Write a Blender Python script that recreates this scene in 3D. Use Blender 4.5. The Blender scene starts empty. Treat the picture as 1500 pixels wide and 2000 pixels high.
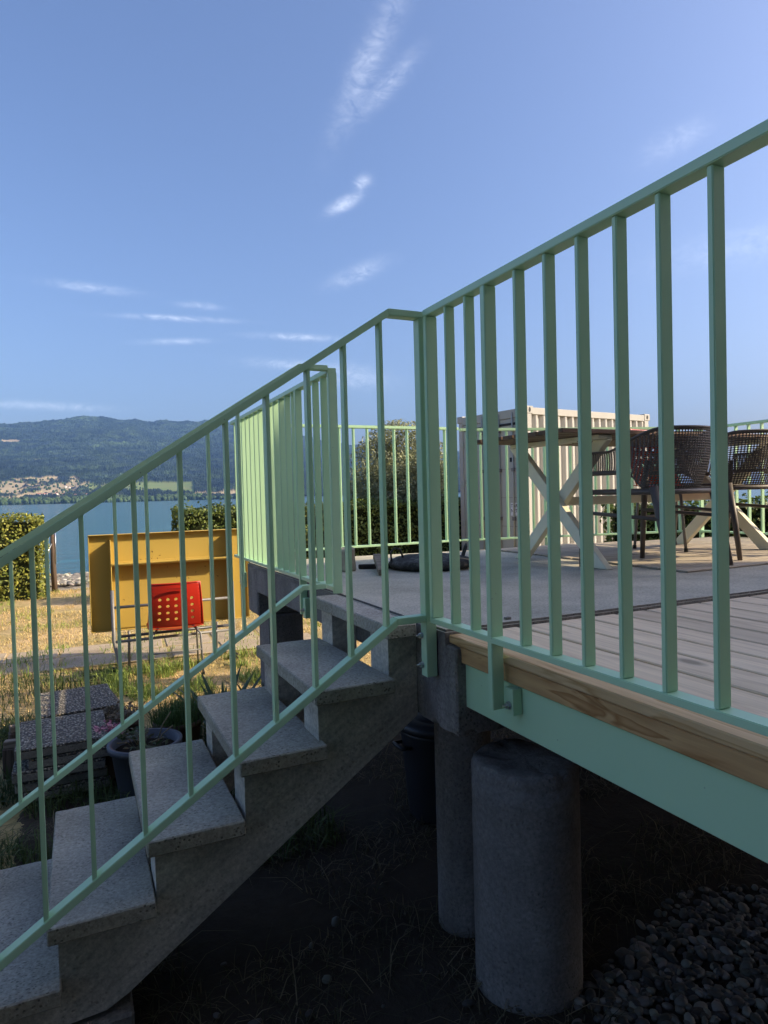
import bpy, bmesh, math, random
import numpy as np
from mathutils import Vector, Matrix, noise as mnoise
R = math.radians
random.seed(7); rng = np.random.default_rng(7)
S = bpy.context.scene
COL = S.collection

# ------------------------------------------------------------------ camera
# metres; +Y runs along the deck edge towards the lake, +X runs up the stairs, the eye is at the origin
cam = bpy.data.cameras.new("camera"); camo = bpy.data.objects.new("camera", cam); COL.objects.link(camo)
PIT, ROL, YAW = 2.61345696e-02, 2.65581210e-02, 4.33781076e-01
fw = Vector((math.sin(YAW)*math.cos(PIT), math.cos(YAW)*math.cos(PIT), -math.sin(PIT)))
rt = Vector((math.cos(YAW), -math.sin(YAW), 0)); up = rt.cross(fw)
r2 = math.cos(ROL)*rt - math.sin(ROL)*up; u2 = math.sin(ROL)*rt + math.cos(ROL)*up
camo.matrix_world = Matrix(((r2.x, u2.x, -fw.x, 0), (r2.y, u2.y, -fw.y, 0), (r2.z, u2.z, -fw.z, 0), (0, 0, 0, 1)))
cam.sensor_fit = 'HORIZONTAL'; cam.sensor_width = 36; cam.lens = 36*1297.45/1500
cam.clip_start = 0.05; cam.clip_end = 40000
S.camera = camo

# ------------------------------------------------------------------ sky and sun
SUN_EL = R(32.0)
SUN_H = Vector((0.88, -0.475, 0)).normalized()
SUN = Vector((SUN_H.x*math.cos(SUN_EL), SUN_H.y*math.cos(SUN_EL), math.sin(SUN_EL)))
world = bpy.data.worlds.new("World"); S.world = world; world.use_nodes = True
nt = world.node_tree; nt.nodes.clear()
def N(tree, typ, **kw):
    n = tree.nodes.new(typ)
    for k, v in kw.items(): setattr(n, k, v)
    return n
wo = N(nt, 'ShaderNodeOutputWorld'); bg = N(nt, 'ShaderNodeBackground'); bg.inputs[1].default_value = 0.128
sky = N(nt, 'ShaderNodeTexSky'); sky.sky_type = 'NISHITA'; sky.sun_disc = False
sky.sun_elevation = SUN_EL; sky.sun_rotation = math.atan2(SUN_H.x, SUN_H.y)
sky.altitude = 450; sky.air_density = 1.1; sky.dust_density = 6.0; sky.ozone_density = 5.0
tcw = N(nt, 'ShaderNodeTexCoord')
def M2(tree, op, a, b=None, c=None, clamp=False):
    n = N(tree, 'ShaderNodeMath', operation=op); n.use_clamp = clamp
    for i, v in enumerate((a, b, c)):
        if v is None: continue
        if isinstance(v, (int, float)): n.inputs[i].default_value = v
        else: tree.links.new(v, n.inputs[i])
    return n.outputs[0]
def DOT(tree, a, vec):
    n = N(tree, 'ShaderNodeVectorMath', operation='DOT_PRODUCT'); tree.links.new(a, n.inputs[0]); n.inputs[1].default_value = vec
    return n.outputs['Value']
WD = tcw.outputs['Generated']
# thin cirrus wisps: centre direction, long axis, half length, half width, strength
CL = [((.350,.7656,.5397),(.2674,-.6338,.7258),.075,.015,.42), ((.3782,.7668,.5186),(.5194,-.6395,.5668),.040,.010,.40),
      ((.3459,.8498,.3977),(.7689,-.4997,.3989),.022,.007,.75), ((.3655,.8299,.4215),(.7752,-.522,.3557),.010,.007,.7),
      ((.3741,.8724,.3146),(.824,-.4683,.3189),.036,.010,.42), ((.0294,.9588,.2824),(.9992,-.0208,-.0336),.045,.005,.42),
      ((.1388,.9578,.2515),(.9896,-.1437,.001),.060,.0032,.7), ((.1355,.9658,.2213),(.9866,-.1519,.0588),.038,.0035,.45),
      ((.2945,.9273,.2309),(.9551,-.294,-.0373),.052,.004,.6), ((.2852,.9388,.1929),(.9584,-.2781,-.0637),.050,.006,.5),
      ((-.0313,.9911,.1295),(.9994,.0334,-.0135),.065,.0048,.5), ((.3772,.9094,.1754),(.924,-.3566,-.1384),.045,.014,.45),
      ((.6831,.5944,.4243),(.5504,-.8009,.2358),.035,.014,.25), ((.1657,.9487,.2692),(.9861,-.163,-.0325),.024,.004,.4),
      ((.7664,.5686,.2988),(.59,-.8071,.0223),.09,.02,.22), ((-.35,.85,.38),(.95,.2,.1),.08,.012,.5), ((-.6,.6,.5),(.7,.6,.2),.1,.02,.5)]
cn = N(nt, 'ShaderNodeTexNoise'); cn.inputs['Scale'].default_value = 34; cn.inputs['Detail'].default_value = 9; cn.inputs['Roughness'].default_value = .66
cn.inputs['Distortion'].default_value = .9
mp = N(nt, 'ShaderNodeMapping'); mp.inputs['Scale'].default_value = (1, 1, 2.0); nt.links.new(WD, mp.inputs[0]); nt.links.new(mp.outputs[0], cn.inputs['Vector'])
cn2 = N(nt, 'ShaderNodeTexNoise'); cn2.inputs['Scale'].default_value = 90; cn2.inputs['Detail'].default_value = 6; nt.links.new(mp.outputs[0], cn2.inputs['Vector'])
tot = None
for c, t, L, W, s in CL:
    c = Vector(c).normalized(); t = Vector(t); t = (t - t.dot(c)*c).normalized(); b = c.cross(t)
    a1 = M2(nt, 'MULTIPLY', DOT(nt, WD, t), 1/L); b1 = M2(nt, 'MULTIPLY', DOT(nt, WD, b), 1/W)
    q = M2(nt, 'ADD', M2(nt, 'MULTIPLY', a1, a1), M2(nt, 'MULTIPLY', b1, b1))
    g = M2(nt, 'MULTIPLY', M2(nt, 'EXPONENT', M2(nt, 'MULTIPLY', q, -1.0)), s)
    g = M2(nt, 'MULTIPLY', g, M2(nt, 'GREATER_THAN', DOT(nt, WD, c), 0.0))
    tot = g if tot is None else M2(nt, 'ADD', tot, g)
thr = M2(nt, 'MULTIPLY_ADD', cn.outputs[0], 2.6, -.78, clamp=True)
thr = M2(nt, 'MULTIPLY', thr, M2(nt, 'MULTIPLY_ADD', cn2.outputs[0], 1.2, .35))
fac = M2(nt, 'MULTIPLY', tot, thr, clamp=True)
fac = M2(nt, 'MULTIPLY', fac, .62)
mixc = N(nt, 'ShaderNodeMix', data_type='RGBA'); nt.links.new(fac, mixc.inputs[0]); tint = N(nt, 'ShaderNodeMix', data_type='RGBA', blend_type='MULTIPLY'); tint.inputs[0].default_value = 1; tint.inputs[7].default_value = (.92, .87, .92, 1)
nt.links.new(sky.outputs[0], tint.inputs[6]); nt.links.new(tint.outputs[2], mixc.inputs[6]); mixc.inputs[7].default_value = (6.6, 6.9, 7.6, 1)
nt.links.new(mixc.outputs[2], bg.inputs[0]); nt.links.new(bg.outputs[0], wo.inputs[0])
sl = bpy.data.lights.new("sun", 'SUN'); sl.energy = 3.6; sl.angle = R(.53); sl.color = (1, .83, .56)
so = bpy.data.objects.new("sun", sl); COL.objects.link(so); so.rotation_euler = SUN.to_track_quat('Z', 'Y').to_euler(); so.location = (0, 0, 30)
S.view_settings.view_transform = 'Standard'; S.view_settings.look = 'None'; S.view_settings.exposure = 1.0; S.view_settings.gamma = 1
S.render.engine = 'CYCLES'; S.cycles.max_bounces = 6; S.cycles.diffuse_bounces = 3; S.cycles.glossy_bounces = 3; S.cycles.volume_bounces = 0
S.cycles.use_denoising = True; S.cycles.caustics_reflective = False; S.cycles.caustics_refractive = False

# ------------------------------------------------------------------ helpers
def link(o, parent=None):
    COL.objects.link(o)
    if parent: o.parent = parent
    return o
def tag(o, label=None, cat=None, group=None, kind=None):
    if label: o['label'] = label
    if cat: o['category'] = cat
    if group: o['group'] = group
    if kind: o['kind'] = kind
    return o
def thing(name, loc, label, cat, group=None, rz=0):
    o = bpy.data.objects.new(name, None); o.empty_display_size = .1; link(o); o.location = loc; o.rotation_euler = (0, 0, rz)
    return tag(o, label, cat, group)
def me_from(bm, name, mat=None, smooth=False):
    m = bpy.data.meshes.new(name); bm.to_mesh(m); bm.free()
    if mat: m.materials.append(mat)
    if smooth: m.shade_smooth()
    return m
def ob(name, me, parent=None, loc=(0, 0, 0), rot=(0, 0, 0), world=False):
    o = bpy.data.objects.new(name, me); link(o, parent)
    if world and parent: loc = Vector(loc) - parent.location
    o.location = loc; o.rotation_euler = rot
    return o
def box_bm(x0, x1, y0, y1, z0, z1, bev=0, bm=None):
    own = bm is None
    if own: bm = bmesh.new()
    r = bmesh.ops.create_cube(bm, size=1)
    for v in r['verts']:
        v.co = Vector((x0+(v.co.x+.5)*(x1-x0), y0+(v.co.y+.5)*(y1-y0), z0+(v.co.z+.5)*(z1-z0)))
    if bev:
        es = list({e for v in r['verts'] for e in v.link_edges})
        bmesh.ops.bevel(bm, geom=es, offset=bev, segments=1, affect='EDGES', profile=.5)
    return bm
def boxm(name, sx, sy, sz, mat, bev=.001):
    return me_from(box_bm(-sx/2, sx/2, -sy/2, sy/2, -sz/2, sz/2, bev), name, mat)
def boxo(name, parent, x0, x1, y0, y1, z0, z1, mat, bev=.0015, rot=(0, 0, 0)):
    "box given by world bounds, its origin in its middle"
    m = boxm(name, x1-x0, y1-y0, z1-z0, mat, bev)
    return ob(name, m, parent, ((x0+x1)/2, (y0+y1)/2, (z0+z1)/2), rot, world=True)
def rough_box(name, parent, x0, x1, y0, y1, z0, z1, mat, bev=.006):
    "cast concrete block with uneven faces and chipped arrises"
    o = boxo(name, parent, x0, x1, y0, y1, z0, z1, mat, bev); me = o.data; bm = bmesh.new(); bm.from_mesh(me)
    bmesh.ops.subdivide_edges(bm, edges=[e for e in bm.edges if e.calc_length() > .05], cuts=16, use_grid_fill=True)
    h = Vector(((x1-x0)/2, (y1-y0)/2, (z1-z0)/2))
    for v in bm.verts:
        n = mnoise.noise(v.co*17); n2 = mnoise.noise(v.co*45); e = sum(abs(abs(v.co[i])-h[i]) < .009 for i in range(3))
        v.co.x += (.0025*n+.0015*n2)*(v.co.z < h.z-.02)
        if e >= 2: v.co -= Vector([math.copysign(1, c) for c in v.co])*max(0, .3*n+n2)*.011
    bm.to_mesh(me); bm.free(); return o
def tube_bm(path, rad, seg=10, bm=None, cap=True, rads=None):
    own = bm is None
    if own: bm = bmesh.new()
    P = [Vector(p) for p in path]; rings = []
    d0 = (P[1]-P[0]).normalized(); u = d0.orthogonal().normalized()
    for i, p in enumerate(P):
        d = (P[min(i+1, len(P)-1)] - P[max(i-1, 0)]).normalized()
        u = (u - u.dot(d)*d).normalized(); w = d.cross(u); rr = rads[i] if rads else rad
        rings.append([bm.verts.new(p + rr*(math.cos(2*math.pi*k/seg)*u + math.sin(2*math.pi*k/seg)*w)) for k in range(seg)])
    for a, b in zip(rings, rings[1:]):
        for k in range(seg): bm.faces.new((a[k], a[(k+1) % seg], b[(k+1) % seg], b[k]))
    if cap: bm.faces.new(rings[0][::-1]); bm.faces.new(rings[-1])
    return bm
def tubeo(name, parent, path, rad, mat, seg=10, rads=None):
    bm = tube_bm(path, rad, seg, rads=rads); bmesh.ops.recalc_face_normals(bm, faces=bm.faces)
    m = me_from(bm, name, mat, True)
    return ob(name, m, parent)
def lathe_bm(prof, seg=32, bm=None):
    if bm is None: bm = bmesh.new()
    rings = []
    for r, z in prof:
        if r < 1e-6: rings.append([bm.verts.new((0, 0, z))])
        else: rings.append([bm.verts.new((r*math.cos(2*math.pi*k/seg), r*math.sin(2*math.pi*k/seg), z)) for k in range(seg)])
    for a, b in zip(rings, rings[1:]):
        for k in range(seg):
            if len(a) == 1 and len(b) == 1: continue
            if len(a) == 1: bm.faces.new((a[0], b[(k+1) % seg], b[k]))
            elif len(b) == 1: bm.faces.new((a[k], a[(k+1) % seg], b[0]))
            else: bm.faces.new((a[k], a[(k+1) % seg], b[(k+1) % seg], b[k]))
    bmesh.ops.recalc_face_normals(bm, faces=bm.faces)
    return bm
def pyd(name, V, F, mat=None, cols=None, smooth=False):
    "mesh from numpy arrays; F is (n,3) or (n,4); cols per vertex"
    V = np.asarray(V, np.float32); F = np.asarray(F, np.int32); n = F.shape[1]
    m = bpy.data.meshes.new(name); m.vertices.add(len(V)); m.vertices.foreach_set('co', V.ravel())
    m.loops.add(F.size); m.loops.foreach_set('vertex_index', F.ravel())
    m.polygons.add(len(F)); m.polygons.foreach_set('loop_start', np.arange(0, F.size, n, dtype=np.int32))
    try: m.polygons.foreach_set('loop_total', np.full(len(F), n, np.int32))
    except Exception: pass
    if mat: m.materials.append(mat)
    if cols is not None:
        c = np.ones((len(V), 4), np.float32); c[:, :3] = cols
        a = m.color_attributes.new('Col', 'FLOAT_COLOR', 'POINT'); a.data.foreach_set('color', c.ravel())
    m.update(calc_edges=True)
    if smooth: m.shade_smooth()
    return m

# ------------------------------------------------------------------ materials
class MT:
    def __init__(s, name, rough=.6, spec=.4, metal=0):
        s.m = bpy.data.materials.new(name); s.m.use_nodes = True; s.t = s.m.node_tree; s.t.nodes.clear()
        s.o = N(s.t, 'ShaderNodeOutputMaterial'); s.b = N(s.t, 'ShaderNodeBsdfPrincipled'); s.t.links.new(s.b.outputs[0], s.o.inputs[0])
        s.b.inputs['Roughness'].default_value = rough; s.b.inputs['Specular IOR Level'].default_value = spec; s.b.inputs['Metallic'].default_value = metal
        s.tc = N(s.t, 'ShaderNodeTexCoord'); s.nrm = None
    def co(s, scale=(1, 1, 1), kind='Object', loc=(0, 0, 0), rnd=False):
        mp = N(s.t, 'ShaderNodeMapping'); mp.inputs['Scale'].default_value = scale; mp.inputs['Location'].default_value = loc
        s.t.links.new(s.tc.outputs[kind], mp.inputs[0])
        if rnd:
            oi = N(s.t, 'ShaderNodeObjectInfo'); mul = N(s.t, 'ShaderNodeVectorMath', operation='SCALE'); mul.inputs[0].default_value = (31, 17, 23)
            s.t.links.new(oi.outputs['Random'], mul.inputs['Scale']); s.t.links.new(mul.outputs[0], mp.inputs['Location'])
        return mp.outputs[0]
    def noise(s, scale, detail=5, rough=.55, vec=None, dist=0):
        n = N(s.t, 'ShaderNodeTexNoise'); n.inputs['Scale'].default_value = scale; n.inputs['Detail'].default_value = detail
        n.inputs['Roughness'].default_value = rough; n.inputs['Distortion'].default_value = dist
        s.t.links.new(vec if vec else s.co(), n.inputs['Vector']); return n.outputs[0]
    def vor(s, scale, vec=None, out='Distance', feat='F1'):
        n = N(s.t, 'ShaderNodeTexVoronoi'); n.inputs['Scale'].default_value = scale; n.feature = feat
        s.t.links.new(vec if vec else s.co(), n.inputs['Vector']); return n.outputs[out]
    def ramp(s, v, stops):
        n = N(s.t, 'ShaderNodeValToRGB'); e = n.color_ramp.elements
        while len(e) < len(stops): e.new(.5)
        for el, (p, c) in zip(e, stops): el.position = p; el.color = (c, c, c, 1) if isinstance(c, (int, float)) else (*c, 1)
        s.t.links.new(v, n.inputs[0]); return n.outputs[0]
    def mix(s, f, a, b, mode='MIX'):
        n = N(s.t, 'ShaderNodeMix', data_type='RGBA', blend_type=mode)
        for i, v in ((0, f), (6, a), (7, b)):
            if isinstance(v, (int, float)): n.inputs[i].default_value = v
            elif isinstance(v, tuple): n.inputs[i].default_value = (*v, 1)
            else: s.t.links.new(v, n.inputs[i])
        return n.outputs[2]
    def math(s, op, *a, clamp=False): return M2(s.t, op, *a, clamp=clamp)
    def col(s, c):
        if isinstance(c, tuple): s.b.inputs['Base Color'].default_value = (*c, 1)
        else: s.t.links.new(c, s.b.inputs['Base Color'])
        return s
    def bump(s, h, strength=.3, dist=.002):
        n = N(s.t, 'ShaderNodeBump'); n.inputs['Strength'].default_value = strength; n.inputs['Distance'].default_value = dist
        s.t.links.new(h, n.inputs['Height'])
        if s.nrm: s.t.links.new(s.nrm, n.inputs['Normal'])
        s.nrm = n.outputs[0]; s.t.links.new(s.nrm, s.b.inputs['Normal']); return s
    def rough(s, v): s.t.links.new(v, s.b.inputs['Roughness']); return s
    def attr(s):
        n = N(s.t, 'ShaderNodeAttribute'); n.attribute_name = 'Col'; return n.outputs['Color']

def plain(name, c, rough=.5, spec=.4, metal=0, var=.12, sc=12, bump=0):
    m = MT(name, rough, spec, metal); n = m.noise(sc)
    m.col(m.mix(n, tuple(x*(1-var) for x in c), tuple(min(1, x*(1+var)) for x in c)))
    if bump: m.bump(m.noise(sc*6), .3, bump)
    return m.m
def concrete(name, c, pits=.6, warm=0, sc=1.0, rough=.85, coarse=1.0, streak=False, boards=False):
    m = MT(name, rough, .25)
    vec = m.co(rnd=True)
    big = m.ramp(m.noise(3.2*sc, 6, .6, vec), [(.3, .72), (.7, 1.12)])
    fine = m.ramp(m.noise(85*sc, 5, .75, vec), [(.3, .62), (.7, 1.28)])
    base = m.mix(1.0, m.mix(1.0, c, big, 'MULTIPLY'), fine, 'MULTIPLY')
    pv = m.vor(78*sc, m.co((1, 1.7, 1), rnd=True)); gate = m.ramp(m.noise(11*sc, 4, .65, vec), [(.38, 0.), (.56, 1.)])
    pit = m.math('MULTIPLY', m.ramp(pv, [(.16, 1.), (.34, 0.)]), gate)
    base = m.mix(m.math('MULTIPLY', pit, pits), base, (c[0]*.18, c[1]*.18, c[2]*.18))
    if streak:
        k_ = float(streak)
        st = m.ramp(m.noise(5, 6, .65, m.co((1.5, 1.5, .35), rnd=True)), [(.42, 0.), (.62, 1.)])
        base = m.mix(m.math('MULTIPLY', st, .55*k_), base, (c[0]*.42, c[1]*.42, c[2]*.45))
        st2 = m.ramp(m.noise(22, 5, .7, m.co((1.2, 1.2, .3), rnd=True)), [(.63, 0.), (.72, 1.)])
        base = m.mix(m.math('MULTIPLY', st2, .45*k_), base, (min(1, c[0]*1.9), min(1, c[1]*1.9), min(1, c[2]*1.95)))
    if boards:
        r_ = N(m.t, 'ShaderNodeMapping'); r_.inputs['Rotation'].default_value = (0, R(33.5), 0); m.t.links.new(m.tc.outputs['Object'], r_.inputs[0])
        q_ = N(m.t, 'ShaderNodeMapping'); q_.inputs['Scale'].default_value = (1.1, 1.1, 15); m.t.links.new(r_.outputs[0], q_.inputs[0])
        bd = m.noise(1.6, 5, .6, q_.outputs[0]); base = m.mix(1.0, base, m.ramp(bd, [(.3, .68), (.5, 1.), (.7, 1.18)]), 'MULTIPLY'); m.bump(bd, .35, .004)
    m.col(base)
    m.bump(m.noise(90*sc, 5, .7, vec), .45*coarse, .003)
    m.bump(m.math('MULTIPLY', pit, -1.0), .6, .004)
    return m.m
def mint_mat():
    m = MT('mint_paint', .34, .5); vec = m.co(rnd=True)
    n = m.noise(4, 4, .5, vec)
    c = m.mix(n, (.46, .70, .45), (.50, .74, .48))
    sp = m.ramp(m.vor(16, vec), [(.022, 1.), (.035, 0.)]); c = m.mix(m.math('MULTIPLY', sp, .55), c, (.10, .16, .12))
    m.col(c); m.rough(m.ramp(m.noise(9, 4, .6, vec), [(.3, .28), (.7, .45)]))
    m.bump(m.noise(160, 3, .5, vec), .10, .0006); return m.m
MINT = mint_mat()
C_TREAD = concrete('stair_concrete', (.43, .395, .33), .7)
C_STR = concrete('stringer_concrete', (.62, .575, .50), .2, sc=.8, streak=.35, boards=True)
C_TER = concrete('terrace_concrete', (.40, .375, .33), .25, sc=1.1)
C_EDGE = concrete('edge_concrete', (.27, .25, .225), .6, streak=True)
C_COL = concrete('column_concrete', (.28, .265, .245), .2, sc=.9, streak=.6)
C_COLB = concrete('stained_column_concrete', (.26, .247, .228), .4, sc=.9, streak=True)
STEEL = plain('zinc_steel', (.55, .56, .58), .32, .5, .9, .1)
TUBE = plain('grey_tube', (.20, .195, .19), .5, .5, .2, .3, 25)
def wood(name, a, b, axis, freq=7, rough=.7, warp=1.0, sc=1.0, fine=.25, ax=.75, cs=9.0):
    m = MT(name, rough, .3)
    s = [cs*sc]*3; s[axis] = ax*sc
    vec = m.co(tuple(s), rnd=True)
    n = m.noise(1.5, 3, .5, vec, .5*warp)
    f = m.math('FRACT', m.math('MULTIPLY', n, freq))
    ring = m.ramp(f, [(0., 0.), (.6, .45), (.85, 1.), (1., 0.)])
    s2 = [120.]*3; s2[axis] = 3
    fn = m.noise(1.0, 4, .6, m.co(tuple(s2), rnd=True))
    c = m.mix(ring, a, b); c = m.mix(fine, c, m.ramp(fn, [(.25, .35), (.75, 1.3)]), 'MULTIPLY')
    kn = m.ramp(m.vor(1.4, m.co(tuple(3.2 if i != axis else 1.5 for i in range(3)), rnd=True)), [(.05, 1.), (.12, 0.)])
    c = m.mix(m.math('MULTIPLY', kn, .75), c, tuple(x*.3 for x in b))
    oi = N(m.t, 'ShaderNodeObjectInfo'); c = m.mix(1.0, c, m.ramp(oi.outputs['Random'], [(0, .82), (1, 1.12)]), 'MULTIPLY')
    m.col(c); m.bump(fn, .25, .0012); return m.m
W_FASC = wood('pine_edge', (.66, .46, .25), (.46, .27, .11), 1, 6, .62, 1.0, 1.0)
W_FASC2 = wood('pine_fascia', (.62, .385, .175), (.36, .175, .06), 1, 5.0, .62, 1.2, 1.0, ax=1.9, cs=9)
W_DECK = wood('larch_decking', (.86, .68, .47), (.71, .54, .36), 1, 6, .75, .6, .8)
W_DECK2 = wood('old_decking', (.47, .40, .31), (.36, .30, .23), 0, 6, .8, .6, .8)
W_TABLE = wood('brown_table_slats', (.15, .085, .05), (.08, .045, .028), 0, 5, .55)
W_OLD = wood('grey_driftwood', (.30, .24, .18), (.16, .12, .085), 0, 7, .85)
W_POST = wood('dark_post_wood', (.14, .10, .075), (.07, .05, .035), 2, 6, .85)
CREAM = plain('cream_painted_wood', (.78, .74, .57), .6, .3, 0, .12, 8)
NET = plain('anthracite_plastic', (.105, .084, .070), .48, .4, 0, .1)
RED = plain('red_plastic', (.44, .022, .010), .33, .5, 0, .08)
ORANGE = plain('orange_red_plastic', (.55, .06, .02), .25, .5, 0, .08)
BLACKR = plain('black_rubber', (.015, .015, .016), .6, .3)
def yellow_mat():
    m = MT('yellow_enamel', .42, .45); vec = m.co()
    c = m.mix(m.noise(3, 4, .5, vec), (.47, .325, .072), (.53, .375, .09))
    gate = m.ramp(m.noise(3.1, 3, .6, m.co(loc=(3.3, 1.2, .7))), [(.55, 0.), (.63, 1.)])
    ch = m.math('MULTIPLY', m.ramp(m.noise(38, 4, .6, vec), [(.63, 0.), (.67, 1.)]), gate)
    c = m.mix(ch, c, (.05, .022, .012)); m.col(c); return m.m
YEL = yellow_mat()

# ------------------------------------------------------------------ setting: ground, lake, far shore
GZ = -1.55
def soil_mat():
    m = MT('lawn_soil', .95, .15); v = m.co()
    n1 = m.noise(.9, 6, .65, v); n2 = m.noise(14, 5, .7, v)
    c = m.mix(m.ramp(n1, [(.38, 0.), (.62, 1.)]), (.58, .42, .23), (.34, .28, .12))
    c = m.mix(1., c, m.ramp(n2, [(.25, .55), (.75, 1.25)]), 'MULTIPLY')
    sep = N(m.t, 'ShaderNodeSeparateXYZ'); m.t.links.new(v, sep.inputs[0])
    # stony beach towards the water, bare earth under the deck, coloured darker for its shade
    y2 = m.math('ADD', sep.outputs[1], m.math('MULTIPLY', n1, 1.2))
    beach = m.ramp(m.math('MULTIPLY_ADD', y2, .6, -7.95, clamp=True), [(.1, 0.), (.5, 1.)])
    peb = m.mix(m.vor(9, v, 'Color'), (.40, .36, .30), (.26, .23, .19))
    c = m.mix(beach, c, m.mix(m.ramp(m.noise(30, 4, .7, v), [(.3, .4), (.7, 1.)]), (.16, .14, .11), peb))
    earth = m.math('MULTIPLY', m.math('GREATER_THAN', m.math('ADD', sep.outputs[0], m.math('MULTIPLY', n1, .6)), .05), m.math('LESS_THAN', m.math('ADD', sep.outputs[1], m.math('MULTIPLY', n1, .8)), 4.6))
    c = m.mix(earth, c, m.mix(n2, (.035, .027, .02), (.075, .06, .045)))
    m.col(c); m.bump(n2, .6, .03); m.bump(m.noise(60, 4, .7, v), .6, .012); return m.m
SOIL = soil_mat()
def gz(x, y):
    z = GZ + .02*np.sin(x*1.7+.4)*np.cos(y*1.3) + .012*np.sin(x*4.1)*np.sin(y*3.3+1)
    d = np.clip(y-15.6, 0, 60)
    return z - .16*d + (.03+.05*np.sin(x*.9+1)**2)*np.exp(-((y-14.9)/.9)**2) - .05*np.exp(-((y-13.5)/.35)**2)
ax = np.concatenate([[-4000, -1500, -500, -180, -80, -40, -24], np.arange(-16, 30.1, .4), [36, 50, 90, 200, 600, 1500, 4000]])
ay = np.concatenate([[-900, -300, -120, -60, -30, -16], np.arange(-8, 24.1, .3), [28, 36]])
GX, GY = np.meshgrid(ax, ay); V = np.stack([GX, GY, gz(GX, GY)], -1).reshape(-1, 3)
nx, ny = len(ax), len(ay); i0 = (np.arange(ny-1)[:, None]*nx + np.arange(nx-1)).ravel()
F = np.stack([i0, i0+1, i0+nx+1, i0+nx], 1)
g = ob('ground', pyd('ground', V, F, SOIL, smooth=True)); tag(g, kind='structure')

def water_mat():
    m = MT('lake_water', .12, .5); m.b.inputs['IOR'].default_value = 1.33
    v = m.co()
    n = m.noise(.05, 3, .5, m.co((1, 3, 1)))
    m.col(m.mix(n, (.03, .11, .155), (.045, .15, .19)))
    m.bump(m.noise(1.6, 5, .6, m.co((.6, 1.5, 1))), .55, .22)
    m.bump(m.noise(.22, 3, .5, m.co((.5, 1.6, 1))), .35, .9)
    return m.m
wv = [(-5500, 15, -2.02), (5500, 15, -2.02), (5500, 3150, -2.02), (-5500, 3150, -2.02)]
lk = ob('lake', pyd('lake', wv, [(0, 1, 2, 3)], water_mat())); tag(lk, kind='structure')

# far shore and wooded hills: heights by bearing (deg from +Y) and distance
CR = np.array([(-40, .085), (-20, .10), (-8, .102), (-4.93, .1046), (-3.25, .1061), (-1.5, .111), (.85, .1168), (2.15, .1166), (4.04, .1136), (5.98, .1119), (7.97, .1136), (10, .113), (11.66, .1116), (15, .1), (21, .078), (22.4, .075), (30, .06), (50, .05)])
def hill(a, r):
    T = np.interp(a, CR[:, 0], CR[:, 1]) + .0006*np.sin(a*3.1)
    r1, r2 = 3950., 7600.
    low = -2 + np.clip((r-3000)/(r1-3000), 0, 1)**1.15*(.034*r1+2)
    u = np.clip((r-r1)/(r2-r1), 0, 1); mid = (.034 + (T-.034)*u**.85)*r
    back = np.where(r > r2, T*r2 - (r-r2)*.12, 0)
    return np.where(r < r1, low, np.where(r <= r2, mid, back))
AZ = np.radians(np.concatenate([np.linspace(-38, -9, 40), np.linspace(-8.6, 15, 560), np.linspace(15.4, 45, 70)])); AD = np.degrees(AZ)
RR = np.concatenate([np.linspace(2985, 3950, 110), np.linspace(3962, 7600, 250), np.linspace(7650, 8600, 10)])
A2, R2 = np.meshgrid(AD, RR); ar = np.radians(A2)
H = hill(A2, R2)
def fnoise(x, y, sc, seed):
    r0 = np.random.default_rng(seed); n = 256; tb = r0.random((n, n)); u = x/sc; v = y/sc
    iu = np.floor(u).astype(int); iv = np.floor(v).astype(int); fu = u-iu; fv = v-iv; fu = fu*fu*(3-2*fu); fv = fv*fv*(3-2*fv)
    gg = lambda a, b: tb[a % n, b % n]
    return (gg(iu, iv)*(1-fu)*(1-fv) + gg(iu+1, iv)*fu*(1-fv) + gg(iu, iv+1)*(1-fu)*fv + gg(iu+1, iv+1)*fu*fv)
PX = R2*np.sin(ar); PY = R2*np.cos(ar)
TE = H/R2                                            # tangent of elevation
f1 = fnoise(PX, PY, 150, 1); f2 = fnoise(PX, PY, 55, 2); f3 = fnoise(PX, PY, 420, 3); f4 = fnoise(PX, PY, 900, 4)
field = np.zeros_like(H)
open_l = (R2 < 4150) & (TE < .036) & (A2 + 1.6*(f3-.5) + 40*(TE-.018) < .3)
field = np.where(open_l & (f1*.55+f2*.45 > .56), .8, field)
field = np.where((R2 < 3700) & (A2 >= 1.0) & (A2 < 9) & (f1 > .40), .5, field)
for a, e, da, de, k in [(-4.31, .0828, .75, .0022, .85), (-2.66, .058, .85, .0007, .45), (-2.19, .0286, .5, .0022, 1), (.85, .0228, .48, .0026, 1), (-4.4, .016, .8, .005, .9), (-.61, .0219, .5, .0010, .9),
                        (10.9, .0066, 2.4, .0024, 1), (12.5, .009, 1.2, .002, .9), (-1.27, .0297, .25, .0016, 1), (-3.74, .0312, .55, .0014, 1), (-4.2, .027, .9, .0015, .95)]:
    q = ((A2-a)/da)**2 + ((TE-e)/de)**2 + (f2-.5)*1.0
    field = np.where(q < 1, k, field)
wood_m = field < .3
H = H + np.where(wood_m, 4 + 19*fnoise(PX, PY, 21, 5)*rng.random(H.shape)**.6 + 26*(f1-.5)*(R2 > 4000) + 60*(f3-.5)*np.clip((R2-4200)/1500, 0, 1)*np.clip((7500-R2)/800, 0, 1), 0) + np.where(R2 < 3040, -3, 0)
fc = np.stack([.014+.055*f2*f1, .024+.085*f2*f1, .014+.034*f1], -1)*(0.45+1.1*rng.random(H.shape)*fnoise(PX, PY, 30, 6)*1.6)[..., None]*(.6+.8*f4)[..., None]
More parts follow.
